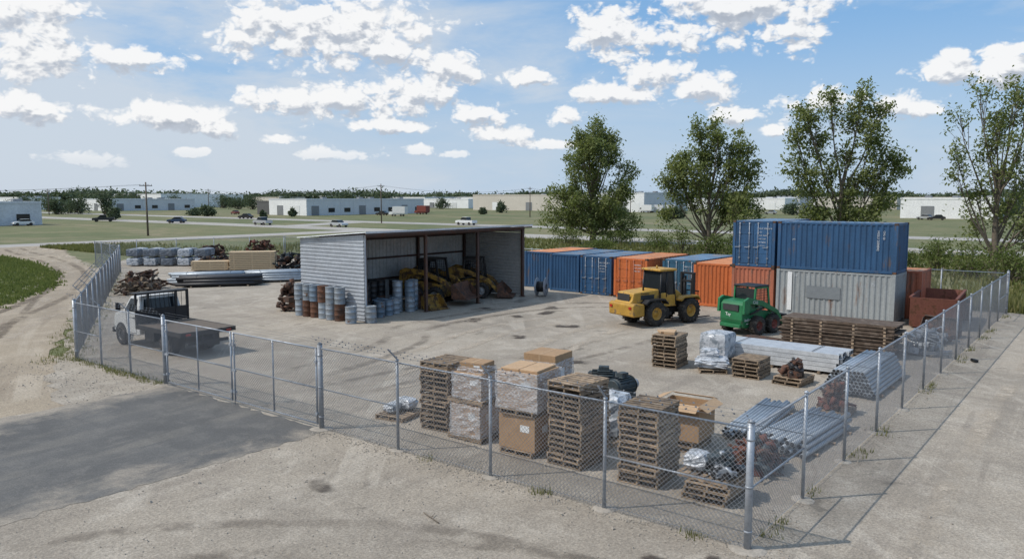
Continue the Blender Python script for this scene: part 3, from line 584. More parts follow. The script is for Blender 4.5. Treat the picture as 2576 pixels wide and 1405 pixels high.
def bucket(x,y,rot,w,m,label,s=1.,z=0):
    r=R('loader_bucket',label,'bucket',x,y,rot,z,'loader buckets'); pr=[(0,.1),(0,.75),(.12,.9),(.2,.86),(.1,.72),(.12,.3),(.35,.1),(1.0,.05),(1.0,0),(.3,0)]
    b=B(); b.ext([(a*s,c*s) for a,c in pr],-w/2,w/2)
    for k in(-w/2,w/2): b.ext([(0,.05*s),(.05*s,.85*s),(.35*s,.8*s),(.95*s,.03*s)],k-.015,k+.015)
    n=int(w/.25)
    for i in range(n+1): b.box((1.02*s,-w/2+i*w/n,.03),(.14,.06,.03))
    for k in(-.3,.3): b.ext([(-.18,.2),(.02,.1),(.02,.7),(-.2,.6)],k-.03,k+.03)
    P(b,'shell',m,r)
bucket(19.3,26.9,-95,1.3,m_yeld,'worn yellow loader bucket at shed opening',.95); bucket(19.4,28.4,-85,1.2,m_rust,'scratched rusty bucket standing inside shed',.9)
bucket(34.6,2.2,190,1.8,m_rust2,'rusty brown bucket near the fence',1.2); bucket(27.9,1.5,170,1.6,m_rust2,'dark rusty bucket lying open',1.0)
bucket(24.9,4.3,180,1.5,m_black,'black steel bucket beside beam stack',.8)
r=R('scrap_bin','large open rusty steel scrap bin near fence','scrap bin',31.4,2.35,4); b=B(); L0,W0,H0=4.2,2.0,1.55
for s in(-1,1):
    b.ext([(-L0/2,.12),(-L0/2-.3,H0),(L0/2+.3,H0),(L0/2,.12)],s*W0/2-.02,s*W0/2+.02)
    for i in range(8): b.box((-L0/2+.2+i*.55,s*(W0/2+.04),H0*.52),(.08,.06,H0*.85))
    b.b2((-L0/2-.3,s*W0/2-.06,H0-.02),(L0/2+.3,s*W0/2+.06,H0+.07)); b.box((s*(L0/2+.16),0,H0/2+.05),(.03,W0,H0),r=(0,s*.22,0)); b.b2((-L0/2,s*.6-.06,0),(L0/2,s*.6+.06,.12))
b.b2((-L0/2,-W0/2,.12),(L0/2,W0/2,.16)); P(b,'shell',m_redrust,r)
# ------------------------------------------------------------------ pallets, boxes
b=B()
for y in(-.47,0,.47): b.box((0,y,.07),(1.2,.04,.09),m=0)
for i in range(7): b.box((-.545+i*.1817,0,.126),(.10+.02*(i%2),1.0,.018))
for x in(-.545,-.25,0,.25,.545): b.box((x,0,.014),(.1,1.0,.018))
ME_PAL=b.mesh('wooden_pallet',[m_wood])
def pallet(x,y,rot,z,label,g='wooden pallets in the yard'):
    o=link(bpy.data.objects.new('wooden_pallet',ME_PAL)); place(o,x,y,rot,z); return tag(o,label,'pallet',g)
def pstack(x,y,n,rot=0,label='weathered wooden pallet in a tall stack',z=0):
    for i in range(n): pallet(x+U(-.035,.035),y+U(-.035,.035),rot+U(-2,2),z+i*.138,label)
def carton(x,y,z,sx,sy,sz,label,rot=0,film=0,openb=False,cat='cardboard box'):
    r=R('cardboard_box',label,cat,x,y,rot,z,'cardboard boxes on pallets'); b=B()
    if openb:
        t=.02
        for a,c in(((-sx/2,-sy/2),(sx/2,-sy/2+t)),((-sx/2,sy/2-t),(sx/2,sy/2)),((-sx/2,-sy/2+t),(-sx/2+t,sy/2-t)),((sx/2-t,-sy/2+t),(sx/2,sy/2-t))): b.b2((a[0],a[1],0),(c[0],c[1],sz))
        b.b2((-sx/2+t,-sy/2+t,.02),(sx/2-t,sy/2-t,.05)); P(b,'body',m_card,r)
        for k,(cx,cy,rr) in enumerate(((0,-sy/2-.1,(.5,0,0)),(0,sy/2+.12,(-.3,0,0)),(-sx/2-.1,0,(0,-.5,0)),(sx/2+.1,0,(0,.35,0)))):
            b=B(); d=(sx*.98,.28,.012) if k<2 else (.28,sy*.98,.012); b.box((cx,cy,sz+(.03 if k in(0,2) else .06)),d,r=rr); P(b,'flap',m_cardi,r)
    else:
        b.b2((-sx/2,-sy/2,0),(sx/2,sy/2,sz)); P(b,'body',m_card,r,bev=.012)
        b=B(); b.b2((-sx/2+.01,-.035,sz+.001),(sx/2-.01,.035,sz+.004)); b.b2((-sx/2-.004,-.03,sz*.8),(-sx/2-.001,.03,sz)); P(b,'tape',m_cardi,r)
        b=B(); b.b2((-sx/2-.005,-sy*.35,sz*.55),(-sx/2-.002,-sy*.1,sz*.75)); P(b,'paper_label',m_white,r); b=B(); b.b2((-.2*sx,-sy/2-.005,sz*.5),(.02*sx,-sy/2-.002,sz*.7)); P(b,'paper_label',m_white,r)
    if film:
        f=B(); n=8; k=.02; vs=[]
        per=[(-1,-1),(-.5,-1),(0,-1),(.5,-1),(1,-1),(1,-.5),(1,0),(1,.5),(1,1),(.5,1),(0,1),(-.5,1),(-1,1),(-1,.5),(-1,0),(-1,-.5)]; q=len(per)
        for j in range(n+1):
            for (a,c) in per: vs.append((a*(sx/2+k+U(0,.035)),c*(sy/2+k+U(0,.035)),-.02+(sz*film+.03)*j/n+U(-.02,.02)))
        fs=[(j*q+i,j*q+(i+1)%q,(j+1)*q+(i+1)%q,(j+1)*q+i) for j in range(n) for i in range(q)]
        f.add(vs,fs,0,False); P(f,'stretch_film',m_film,r,fix=False)
    return r
pstack(2.45,9.85,14,4)
carton(2.15,8.5,.14,.95,.95,.85,'cardboard box wrapped in clear film on pallet',3,film=1); pallet(2.15,8.5,90,0,'pallet under film wrapped cardboard box'); pallet(2.15,8.5,92,1.0,'pallet between two wrapped boxes')
carton(2.2,8.5,1.145,.9,.92,.68,'film wrapped cardboard box on upper pallet',4,film=1); carton(2.2,8.5,1.83,.6,.75,.26,'small flat cardboard box on top of load',10,film=.5)
pallet(2.15,6.7,2,0,'pallet under large brown cardboard box'); carton(2.15,6.7,.14,1.08,1.12,.88,'large brown cardboard box with paper labels',2)
pallet(2.15,6.7,4,1.03,'pallet between stacked cardboard boxes'); carton(2.2,6.75,1.175,1.12,1.18,.95,'film wrapped cardboard box on upper pallet',5,film=1)
b=B()
for i in range(3):
    for j in range(2): b.box((-.34+i*.34,-.27+j*.54,.03),(.32,.52,.06))
T(b,'cardboard_sheet_pile',m_cardi,'flat cardboard pieces on top of wrapped box','cardboard',2.2,6.75,8,2.13,bev=.01)
pstack(2.2,5.2,15,-3); pstack(2.2,3.25,13,3)
for i in range(4): pallet(2.15+U(-.05,.05),1.6+U(-.04,.04),U(-5,5)+90*(i==3),i*.14,'low wooden pallet under engine parts')
pallet(6.5,9.2,0,0,'pallet under tall cardboard box'); carton(6.5,9.2,.14,1.12,1.15,1.45,'tall cardboard box partly wrapped in film',6,film=.85)
pallet(5.0,3.7,0,0,'pallet under open cardboard box'); pallet(5.0,3.7,2,.14,'pallet under open cardboard box'); carton(5.0,3.7,.29,1.15,1.2,.85,'open cardboard box with raised flaps',4,openb=True)
def lump(b,c,d,seed,m=0,n=10,jit=.12,sq=.75):
    rs=random.Random(seed); vs=[];fs=[];k=8
    for i in range(n+1):
        t=-1+2*i/n; rr=(1-abs(t)**(4 if sq<.9 else 8))**.5 if abs(t)<1 else .0
        for j in range(k*2):
            a=math.pi*j/k; ca,sa=math.cos(a),math.sin(a); q=max(abs(ca),abs(sa))**sq; j1=1+rs.uniform(-jit,jit)
            vs.append((c[0]+d[0]/2*rr*ca/q*j1,c[1]+d[1]/2*rr*sa/q*j1,c[2]+d[2]/2*t*(1+rs.uniform(-jit,jit)*.4)))
    for i in range(n):
        for j in range(k*2): fs.append((i*2*k+j,i*2*k+(j+1)%(2*k),(i+1)*2*k+(j+1)%(2*k),(i+1)*2*k+j))
    b.add(vs,fs,m,False)
pallet(4.2,5.5,0,0,'pallet under white wrapped goods'); b=B(); lump(b,(0,0,.6),(1.0,1.0,1.25),3); T(b,'wrapped_goods',m_wrap,'white plastic wrapped goods on pallet','wrapped goods',4.2,5.5,5,.14)
def motor(x,y,rot,z,label,sc=1):
    r=R('electric_motor',label,'motor',x,y,rot,z); r.scale=(sc,)*3; b=B(); b.cyl((-.55,0,.5),(.45,0,.5),.36,n=20)
    for i in range(20):
        a=i*math.pi/10; b.box((-.05,math.cos(a)*.38,.5+math.sin(a)*.38),(.8,.02,.07),r=(a+math.pi/2,0,0))
    b.cyl((-.62,0,.5),(-.55,0,.5),.3,.36,n=20); b.cyl((.45,0,.5),(.55,0,.5),.4,.3,n=20); P(b,'housing',m_motor,r)
    b=B(); b.cyl((.55,0,.5),(.85,0,.5),.06,n=10); b.cyl((.7,0,.5),(.8,0,.5),.2,n=16); P(b,'shaft',m_galv,r)
    b=B(); b.box((0,0,.95),(.4,.3,.22)); b.box((0,0,.88),(.5,.4,.06)); P(b,'terminal_box',m_motor,r,bev=.02)
    for s in(-1,1): b=B(); b.b2((-.5,s*.3-.08,0),(.4,s*.3+.08,.25)); P(b,'foot',m_motor,r)
pstack(6.4,6.8,4,0,'pallet carrying large electric motors'); motor(6.55,7.15,-60,.56,'dark green electric motor on pallets',.78); motor(6.3,6.35,-10,.56,'dark finned motor lying on pallets',.74)
def scrap(name,label,x,y,sx,sy,sz,n,seed,mats,rot=0,cat='scrap metal',z=0,ln=1.0,fs=1.0):
    rs=random.Random(seed); u=rs.uniform; r=R(name,label,cat,x,y,rot,z); bs=[B() for _ in mats]
    for i in range(n):
        b=bs[i%len(mats)]; t=rs.random(); h=sz*(t**1.2); k=1-.6*t; px,py=u(-sx,sx)/2*k,u(-sy,sy)/2*k; a=u(0,6.28); el=u(-.35,.35); kind=rs.random(); l=u(.4,1.1)*ln
        d=Vector((math.cos(a)*math.cos(el),math.sin(a)*math.cos(el),math.sin(el))); c=Vector((px,py,max(.12*fs+abs(math.sin(el))*l/2,h)))
        if kind<.2: b.cyl(c-d*l/2,c+d*l/2,u(.02,.045),n=8)
        elif kind<.42: b.box(c,(l,.16*fs,.012),r=(0,el,a)); b.box(c+Vector((0,0,.06*fs)),(l,.012,.12*fs),r=(0,el,a)); b.box(c+Vector((0,0,.12*fs)),(l,.16*fs,.012),r=(0,el,a))
        elif kind<.68: b.box(c,(u(.2,.6)*fs,u(.2,.5)*fs,u(.12,.4)*fs),r=(u(-.4,.4),u(-.4,.4),a))
        elif kind<.85:
            R0=u(.12,.3)*fs; q=d.orthogonal(); b.cyl(c-q.normalized()*.05,c+q.normalized()*.05,R0,n=14); b.cyl(c-q.normalized()*.09,c+q.normalized()*.09,R0*.4,n=10)
        else: b.cyl(c,c+Vector((u(-.1,.1),u(-.1,.1),u(.15,.4)*fs)),u(.08,.2)*fs,u(.05,.15)*fs,n=10)
    for b,m,nm in zip(bs,mats,('machine_part','metal_beam','loose_fitting')): P(b,nm,m,r)
    return r
scrap('engine_parts','greasy engine parts piled on low pallets',2.05,1.35,.9,.6,.45,60,5,[m_motor,m_galv,m_black],z=.56,ln=.4,cat='engine parts',fs=.6)
b=B(); lump(b,(0,0,.22),(.5,.5,.42),8); T(b,'wrapped_parts',m_wrap,'small plastic wrapped parts bundle on pallet','wrapped goods',2.0,1.95,10,.56)
scrap('rusty_machine_parts','red oxide rusty machine parts near fence corner',4.3,1.5,1.4,1.2,.7,110,6,[m_redrust,m_rust,m_motor],ln=.7,fs=.65)
b=B(); lump(b,(.25,0,.2),(.5,.6,.36),11); lump(b,(-.2,.15,.15),(.5,.4,.3),12); pallet(2.3,11.6,10,0,'low pallet with plastic wrapped parts'); T(b,'wrapped_parts',m_wrap,'plastic wrapped metal parts on low pallet','wrapped goods',2.3,11.6,10,.14)
# right yard
pstack(13.8,8.6,9,6,'wooden pallet in stack beside wrapped box'); b=B(); b.box((0,0,.05),(.7,.4,.1)); b.box((.1,.3,.04),(.5,.3,.07),r=(0,0,.4)); T(b,'cardboard_sheet_pile',m_cardi,'flattened cardboard on top of pallets','cardboard',13.8,8.6,20,9*.138+.01)
pallet(15.3,7.3,4,0,'pallet under white wrapped box'); b=B(); lump(b,(0,0,.6),(1.05,1.05,1.2),21,jit=.03,sq=1); T(b,'wrapped_goods',m_wrap,'tall white wrapped cube on pallet','wrapped goods',15.3,7.3,0,.14)
pallet(13.9,6.9,30,0,'pallet under collapsed film heap'); b=B(); lump(b,(0,0,.2),(1.15,1.2,.45),22); lump(b,(.1,.1,.5),(.6,.7,.4),23); T(b,'plastic_film_heap',m_wrap,'crumpled heap of clear plastic film on pallet','plastic film',13.9,6.9,20,.14)
pstack(14.0,5.4,5,0,'wooden pallet in low stack'); pstack(13.8,3.8,2,-5,'low pallet carrying engine block')
scrap('engine_block','dark engine block and gearbox on pallet',13.8,3.8,.9,.8,.45,60,31,[m_rust2,m_black,m_rust],z=.28,ln=.4,cat='engine',fs=.6)
def bundle(name,label,x,y,rot,Ln,cols,rows,rad,m,cat='pipes',z=.1,sq=False,hexp=True,stagger=.0,grp='bundles of pipe and stock'):
    r=R(name,label,cat,x,y,rot,0,grp); b=B()
    for j in range(rows):
        n=cols-(j if hexp else 0)
        for i in range(n):
            yy=(i-(n-1)/2)*2.02*rad; zz=z+rad+j*rad*(1.76 if hexp else 2.02); a=U(-.5,.5)*stagger
            if sq: b.box((a,yy,zz),(Ln,rad*1.86,rad*1.86)); b.box((a,yy,zz),(Ln+.006,rad*1.5,rad*1.5),m=1)
            else: b.pipe((-Ln/2+a,yy+U(-.1,.1)*rad,zz),(Ln/2+a,yy+U(-.15,.15)*rad,zz),rad)
    P(b,'pipe',[m,m_hole],r,fix=False); b=B(); w=cols*rad*2+.2
    for k in(-.36,0.,.36): b.box((k*Ln,0,z/2),(.1,w,z-.004))
    P(b,'timber_bearer',m_wood,r); b=B(); hh=z+(rows*rad*(1.76 if hexp else 2.02))+rad*.3
    for k in(-.3,.3):
        b.box((k*Ln,0,hh),(.03,(cols-(rows-1 if hexp else 0))*2*rad,.006))
    P(b,'strap',m_black,r); return r
bundle('aluminium_stock_bundle','bright aluminium extrusions strapped on bearers',16.6,5.3,90,4.9,9,4,.085,m_alum,'metal stock',sq=True,hexp=False,stagger=.25)
bundle('pipe_bundle','grey galvanised pipes stacked with open ends',15.0,1.75,0,4.2,14,7,.062,m_pipe,stagger=.12)
bundle('pipe_bundle','loose galvanised pipes lying near fence',7.5,1.4,-3,3.4,11,3,.068,m_pipe,z=.06,stagger=.5); bundle('pipe_bundle','thin galvanised tubes on timber bearers',8.2,2.9,4,3.8,10,2,.05,m_pipe,z=.06,stagger=.5)
bundle('pipe_bundle','silver tubes leaning beside pipe stack',17.2,2.7,70,2.6,8,3,.06,m_pipe,stagger=.4)
r=R('steel_panel_stack','brown weathered panels stacked with timber spacers','panels',20.8,4.2,90)
b=B(); s=B()
for i in range(9):
    b.box((U(-.12,.12),U(-.05,.05),.14+i*.15),(4.6,1.5,.05)); b.box((0,.72,.1+i*.15),(4.5,.03,.09)); b.box((0,-.72,.1+i*.15),(4.5,.03,.09))
    for k in(-1.9,-.7,.6,1.8): s.box((k,U(-.03,.03),.06+i*.15),(.09,1.55,.08))
P(b,'panel',m_brpan,r); P(s,'timber_spacer',m_wood,r)
r=R('steel_panel_stack','low stack of rusty steel sheets on gravel','panels',21.0,7.6,80); b=B()
for i in range(2): b.box((U(-.1,.1),U(-.1,.1),.06+i*.09),(1.6,1.0,.03)); b.box((0,0,.03+i*.09),(.1,1,.07))
P(b,'steel_panel',m_rust2,r)
scrap('iron_castings','rusty iron castings stacked on pallet',10.6,1.5,.9,.9,.75,100,41,[m_redrust,m_rust],z=.14,ln=.4,fs=.55); pallet(10.6,1.5,0,0,'pallet under rusty castings')
scrap('metal_offcuts','pale grey sheet metal offcuts heaped near fence',22.3,1.3,1.9,1.6,.9,60,42,[m_alum,m_galv,m_wrapd],ln=1.2,fs=.8); scrap('metal_offcuts','mixed rusty and grey offcuts heap',25.5,1.4,2,1.4,.6,44,43,[m_rust2,m_galv,m_rust],ln=1.1,fs=.8)
b=B(); b.box((0,0,.06),(.32,.16,.1),r=(.1,0,.2)); b.cyl((-.2,0,.06),(.2,.06,.07),.03,n=8); T(b,'discarded_bracket',m_black,'small black steel bracket lying outside fence','metal part',21.8,-.65,20)
scrap('rusty_machinery','rusty gearbox and winch parts beside the drums',13.9,32.8,1.4,1.5,1.5,56,44,[m_rust2,m_rust,m_rust2],ln=.9)
r=R('cable_reel','steel cable reel standing beside the shed','cable reel',28.1,25.2,20)
for s in(-.3,.3): b=B(); b.rev([(.2,s-.03),(.6,s-.03),(.62,s),(.6,s+.03),(.2,s+.03),(.2,s-.03)],(0,0,.62),'y',24); P(b,'flange',m_galv,r)
b=B(); b.cyl((0,-.3,.62),(0,.3,.62),.35,n=20); P(b,'drum',m_black,r)
# left yard
b=B(); lump(b,(0,0,.43),(1.05,1.1,.84),51,jit=.03,sq=1); MEW=b.mesh('wrapped_bale',[m_wrap]); MED=b.mesh('wrapped_bale',[m_wrapd])
for row in range(2):
    for i in range(5):
        for k in range(2):
            o=link(bpy.data.objects.new('wrapped_bale',MED if (k==1 and i in(1,4,2) and rnd()<.6) or rnd()<.3 else MEW)); t=i/4
            place(o,22.7+4.0*t+row*1.0,69.0-5.0*t+row*.8,U(-5,5)-50,k*.85); tag(o,'plastic wrapped bale stacked two high','bale','plastic wrapped bales')
def lumber(x,y,rot,Ln,w,h,label):
    r=R('lumber_stack',label,'lumber',x,y,rot,0,'lumber stacks'); b=B(); n=int(h/.16)
    for j in range(n):
        for i in range(int(w/.3)): b.box((U(-.04,.04),-w/2+.15+i*.3,.17+j*.16),(Ln,.28,.13))
        for k in(-.4,0,.4): b.box((k*Ln,0,.09+j*.16),(.1,w,.04))
    P(b,'board',m_wood2,r)
lumber(24.6,59.0,-40,3.1,1.4,.95,'fresh cut lumber crate on gravel'); lumber(27.3,56.6,-40,3.9,1.7,1.6,'tall stack of fresh lumber with spacers')
bundle('pipe_bundle','black plastic pipes on timber bearers',18.5,47.6,-35,5.4,9,3,.12,m_pipk,stagger=.6); bundle('pipe_bundle','mixed grey pipes and boards bundle',18.9,49.8,-35,5.2,10,4,.1,m_pipe,stagger=.6); bundle('pipe_bundle','light grey plastic pipes in low stack',23.2,47.0,-32,4.8,12,4,.1,m_pipe,stagger=.4)
lumber(20.3,50.6,-35,3.0,.9,.5,'short boards on top of pipe stack')
scrap('scrap_heap','heap of rusty pallets and iron scrap',29.3,66.5,3.8,2.4,1.7,130,61,[m_rust2,m_rust,m_rust2],-40,ln=1.0); scrap('scrap_heap','red rusty machinery scrap heap',33.3,64.3,4.4,2.4,2.0,140,62,[m_redrust,m_rust,m_rust2],-40,ln=1.1)
scrap('scrap_heap','dark greasy machinery and tyres heap',29.6,54.2,3.4,2.2,1.4,110,63,[m_rust2,m_black,m_motor],-40,ln=1.0); scrap('scrap_heap','long low line of dark iron parts',26.9,61.6,6,1.6,.9,110,64,[m_rust2,m_black],-40,ln=1.0)
scrap('timber_pile','weathered planks and broken pallets leaning in a pile',12.2,47.2,2.6,2.0,.8,80,65,[m_wood,m_rust2,m_plank],-30,'timber',ln=1.9,fs=.7); scrap('timber_pile','jumbled boards and steel offcuts by the fence',13.8,50.0,3.5,2,1.2,100,66,[m_rust2,m_wood,m_rust],-30,'timber',ln=1.3,fs=.8)
# ------------------------------------------------------------------ trees
def leaves(vs,fs,c,sig,n,s0,s1,rs):
    for _ in range(n):
        x=c[0]+rs.gauss(0,sig[0]);y=c[1]+rs.gauss(0,sig[1]);z=c[2]+rs.gauss(0,sig[2]); s=rs.uniform(s0,s1); a=rs.uniform(0,6.283); e=rs.uniform(-1.2,1.2)
        ux,uy,uz=math.cos(a)*math.cos(e)*s,math.sin(a)*math.cos(e)*s,math.sin(e)*s
        b=rs.uniform(0,6.283); wx,wy,wz=math.cos(b)*s*.6,math.sin(b)*s*.6,rs.uniform(-.6,.6)*s*.6
        o=len(vs); vs+=[(x-ux,y-uy,z-uz),(x+wx,y+wy,z+wz),(x+ux,y+uy,z+uz),(x-wx,y-wy,z-wz)]; fs.append((o,o+1,o+2,o+3))
def tree(X,Y,lobes,label,seed,tr=.4,base=(0,0),nl=54,cl=12,ls=(.13,.24)):
    rs=random.Random(seed); r=R('poplar_tree',label,'tree',X,Y,0,0,'row of poplar trees',world=True); b=B(); vs=[];fs=[]
    H=max(l[2] for l in lobes)
    top=Vector((base[0],base[1],H*.45)); tp=[Vector((0,0,-.1)),Vector((.1,.05,H*.12)),Vector((base[0]*.5-.05,base[1]*.5,H*.25)),top]
    for i in range(3): b.cyl(tp[i],tp[i+1],tr*(1.25-.25*i) if i else tr*1.35,tr*(1-.25*i),n=12,cap=False)
    def tpt(z):
        for i in range(3):
            if z<=tp[i+1].z: return tp[i].lerp(tp[i+1],max(0,(z-tp[i].z)/(tp[i+1].z-tp[i].z)))
        return tp[3]
    for (lx,ly,lz,rr) in lobes:
        st=tpt(min(H*.42,max(H*.08,lz-rr-abs(lx)*1.3-H*.16))); en=Vector((lx,ly,lz)); mid=st.lerp(en,.5)+Vector((lx*.06,ly*.06,-.02*H))
        q=[st,st.lerp(mid,.55)+Vector((rs.uniform(-.2,.2),0,0)),mid,mid.lerp(en,.55)+Vector((rs.uniform(-.25,.25),rs.uniform(-.2,.2),.2)),en+Vector((0,0,rr*.3))]; rad=[tr*.40,tr*.30,tr*.21,tr*.12,.03]
        for i in range(4): b.cyl(q[i],q[i+1],rad[i],rad[i+1],n=7,cap=False)
        nc=int(cl*(rr/1.5)**1.6)+3
        for k in range(nc):
            a=rs.uniform(0,6.283); zz=rs.uniform(-1,1); rad2=rr*rs.uniform(.35,1.15); h=math.sqrt(max(0,1-zz*zz))
            c=en+Vector((math.cos(a)*h*rad2,math.sin(a)*h*rad2,zz*rad2*1.25))
            s=mid.lerp(en,rs.uniform(.3,.95)); b.cyl(s,s.lerp(c,.5)+Vector((0,0,.1)),.03,.022,n=4,cap=False); b.cyl(s.lerp(c,.5)+Vector((0,0,.1)),c,.022,.01,n=4,cap=False)
            sg=rs.uniform(.26,.54); leaves(vs,fs,c,(sg,sg,sg*.9),int(nl*(sg/.42)**2),ls[0],ls[1],rs)
            if rs.random()<.6: leaves(vs,fs,s.lerp(c,.6),(.3,.3,.3),10,ls[0],ls[1],rs)
    P(b,'trunk',m_bark,r,fix=False); o=B(); o.v=vs;o.f=fs;o.m=[0]*len(fs);o.sm=[False]*len(fs); P(o,'crown',m_leaf,r,fix=False)
def mk(H,Wd,seed,n,zlo=.2,lean=0,shape=1.0,k=1.0):
    rs=random.Random(seed); out=[]
    for i in range(n):
        t=zlo+(1-zlo)*(i+.5)/n; env=Wd/2*(math.sin(math.pi*min(1,(t*.9+.12)))**.6)*shape; a=i*2.4+rs.uniform(-.5,.5); q=env*rs.uniform(.4,.95)
        rr=k*rs.uniform(1.0,2.0)*(1.15-.45*t)*(Wd/12); out.append((math.cos(a)*q+lean*t,math.sin(a)*q*.8,min(H-rr*.95,t*H*.93+rs.uniform(-.6,.6)),rr))
    return out
tree(11.3,110.5,mk(16.8,12.3,1,24,.14)+[(-2.5,0,2.8,1.7),(2.4,.3,3.0,1.7),(.6,0,15.2,1.2),(-2.4,0,14.4,1.2),(2.8,0,13.6,1.3),(0,0,8,1.9),(-2.6,0,6.4,1.7),(2.8,0,6.4,1.6),(0,0,11.6,1.6),(0,0,4.6,1.9)],'tall leafy poplar tree behind containers',1,.38)
tree(23.5,94.3,mk(15.8,12.2,5,18,.26,.3)+[(-4.9,0,7.8,1.2),(-3.6,0,9.6,1.4),(4.6,0,10.6,1.4),(-1.4,0,14.4,1.1),(3.6,0,12.4,1.3),(1.2,0,8.8,1.7),(-1.6,0,6,1.5),(1.6,0,4,1.4),(-.4,0,11,1.3)],'open crowned poplar with spreading limbs',2,.32,cl=11)
tree(35.8,86.0,[(-4.2,0,15.0,1.5),(-3.0,.5,12.4,1.7),(-4.5,0,9.6,1.6),(-3.3,0,7,1.7),(-1.4,.4,9.5,1.5),(-1.6,0,16.3,1.3),(-5.2,0,12.6,.9),(1.7,.3,14.6,1.5),(1.8,0,17.0,1.2),(3.7,0,15.4,1.4),(2.7,-.5,12.1,1.7),(4.8,0,11.1,1.5),(6.0,.3,9.6,1.1),(3.4,0,8.6,1.8),(1,0,7.5,1.7),(5,0,7.0,1.4),(-2.6,0,4.5,1.6),(.6,0,4.6,1.8),(3.4,0,4.6,1.7),(.2,0,11,1.0)],'wide twin crowned poplar behind stacked containers',3,.38,cl=12)
tree(41.6,67.8,mk(17,9.5,9,17,.22,1.0,k=1.0)+[(-3.6,0,13.0,1.0),(-3.9,0,10.2,1.0),(3.0,0,15.5,1.3),(-3.6,0,8.3,.9),(-2.0,0,15.2,1.0),(3.8,0,5,1.5),(3.5,0,3,1.4),(2.0,0,9,1.4),(-.6,0,11.5,1.2),(3.6,0,11.5,1.3),(1,0,6,1.3)],'tall sparse poplar with pale bare limbs',4,.3,nl=46,cl=9,ls=(.10,.19))
def bush(X,Y,w,h,label,seed,m=None,world=True,leaf=.12,name='shrub',cat='shrub',n=14,nl=90,grp=None):
    rs=random.Random(seed); vs=[];fs=[]; r=R(name,label,cat,X,Y,0,0,grp,world=world); b=B()
    for i in range(n):
        a=rs.uniform(0,6.283); q=rs.uniform(0,.8)*w/2; z=h*rs.uniform(.22,.8)*(1-.35*q/(w/2)); c=Vector((math.cos(a)*q,math.sin(a)*q,z)); b.cyl((c.x*.2,c.y*.2,0),c,.03*h/2,.01*h/2,n=5,cap=False)
        s=w*.11; leaves(vs,fs,c,(s,s,h*.11),nl,leaf*.6,leaf*1.2,rs)
    P(b,'stem' if name=='shrub' else 'trunk',m_bark,r,fix=False); o=B(); o.v=vs;o.f=fs;o.m=[0]*len(fs);o.sm=[False]*len(fs); P(o,'foliage' if name=='shrub' else 'crown',m or m_leafd,r,fix=False)
bush(8,108,5,2.8,'dense green shrub at tree base',11); bush(14.5,107,5,2.6,'bushy shrub beside tree trunk',12); bush(20,92,4.5,4.2,'tall shrub beside poplar trunk',13); bush(26,92,4,2.4,'green shrub at tree foot',14)
for i,(u0,v0,w,h) in enumerate(((38,60,5,3.4),(41,57,5,4.4),(45,62,7,5),(37.5,64,5,3.4),(43,54,5,4),(48,58,7,5.6),(33,66,4,2.2),(30,72,4,2.0),(36,52,4,2.2),(24.5,80,4.5,2.6),(22,86,4,2.8),(11,97,5,2.0),(30,80,5,2.8),(33.5,75,5,2.6),(38,70,5,3.2),(18,98,5,2.6))): bush(u0,v0,w,h,'overgrown green shrub behind rear fence',20+i,n=20,grp='overgrown shrubs behind the fence')
def weeds(name,pts,h0,h1,m=m_weed,wd=.03):
    vs=[];fs=[]
    for (x,y) in pts:
        for _ in range(4):
            h=U(h0,h1); a=U(0,6.28); w=wd*U(.6,1.5); dx,dy=math.cos(a)*w,math.sin(a)*w; lx,ly=U(-.3,.3)*h,U(-.3,.3)*h; X,Y=x+U(-.12,.12),y+U(-.12,.12); o=len(vs)
            vs+=[(X-dx,Y-dy,0),(X+dx,Y+dy,0),(X+lx,Y+ly,h)]; fs.append((o,o+1,o+2))
    b=B(); b.v=vs;b.f=fs;b.m=[0]*len(fs);b.sm=[False]*len(fs); o=P(b,name,m,None,fix=False); place(o,0,0,0,-.02); o['kind']='stuff'
weeds('tall_grass',[(38.4+abs(random.gauss(0,3.2)),U(-25,66)) for _ in range(9000)]+[(U(40,84),U(-40,85)) for _ in range(9000)],.2,.75,wd=.07)
def ledge(y): # edge of the dirt road
    P0=[(-30,-20),(-8,39),(3,46.5),(10.5,56.5),(14.6,66.5),(17.6,78),(19,88),(19.5,98),(16,110)]
    for a,c in zip(P0[:-1],P0[1:]):
        if a[1]<=y<=c[1]: return a[0]+(c[0]-a[0])*(y-a[1])/(c[1]-a[1])
    return -30
pp=[]
for _ in range(8000):
    y=U(42,108); e=ledge(y); pp.append((e-.1-abs(random.gauss(0,6)),y)) if rnd()<.88 else pp.append((e+random.gauss(-.2,.45),y))
weeds('verge_grass',pp,.06,.26,m=m_weedg,wd=.06)
weeds('roadside_grass',[(28.5+abs(random.gauss(0,4.5)),U(80,106)) for _ in range(3500)]+[(U(-10,14),U(86,108)) for _ in range(1500)],.15,.55,wd=.06)
def nearf():
    p=[]
    for _ in range(420):
        y=U(21,28)
        if rnd()<.6: p.append((random.gauss(-.1,.15),y))
        x=U(.5,37)
        if math.sin(x*2.1)+math.sin(x*.9)>.5: p.append((x,random.gauss(-.12,.1)))
    for _ in range(30): p.append((random.gauss(-.1,.08),random.choice((1.1,4.6,8.2))+random.gauss(0,.15)))
    for _ in range(1100): t=rnd(); p.append((18.6*t+random.gauss(-.6,.5),27.9+35.4*t))
    return p
weeds('fence_line_weeds',nearf(),.06,.22,wd=.012)
b=B(); rs=random.Random(3)
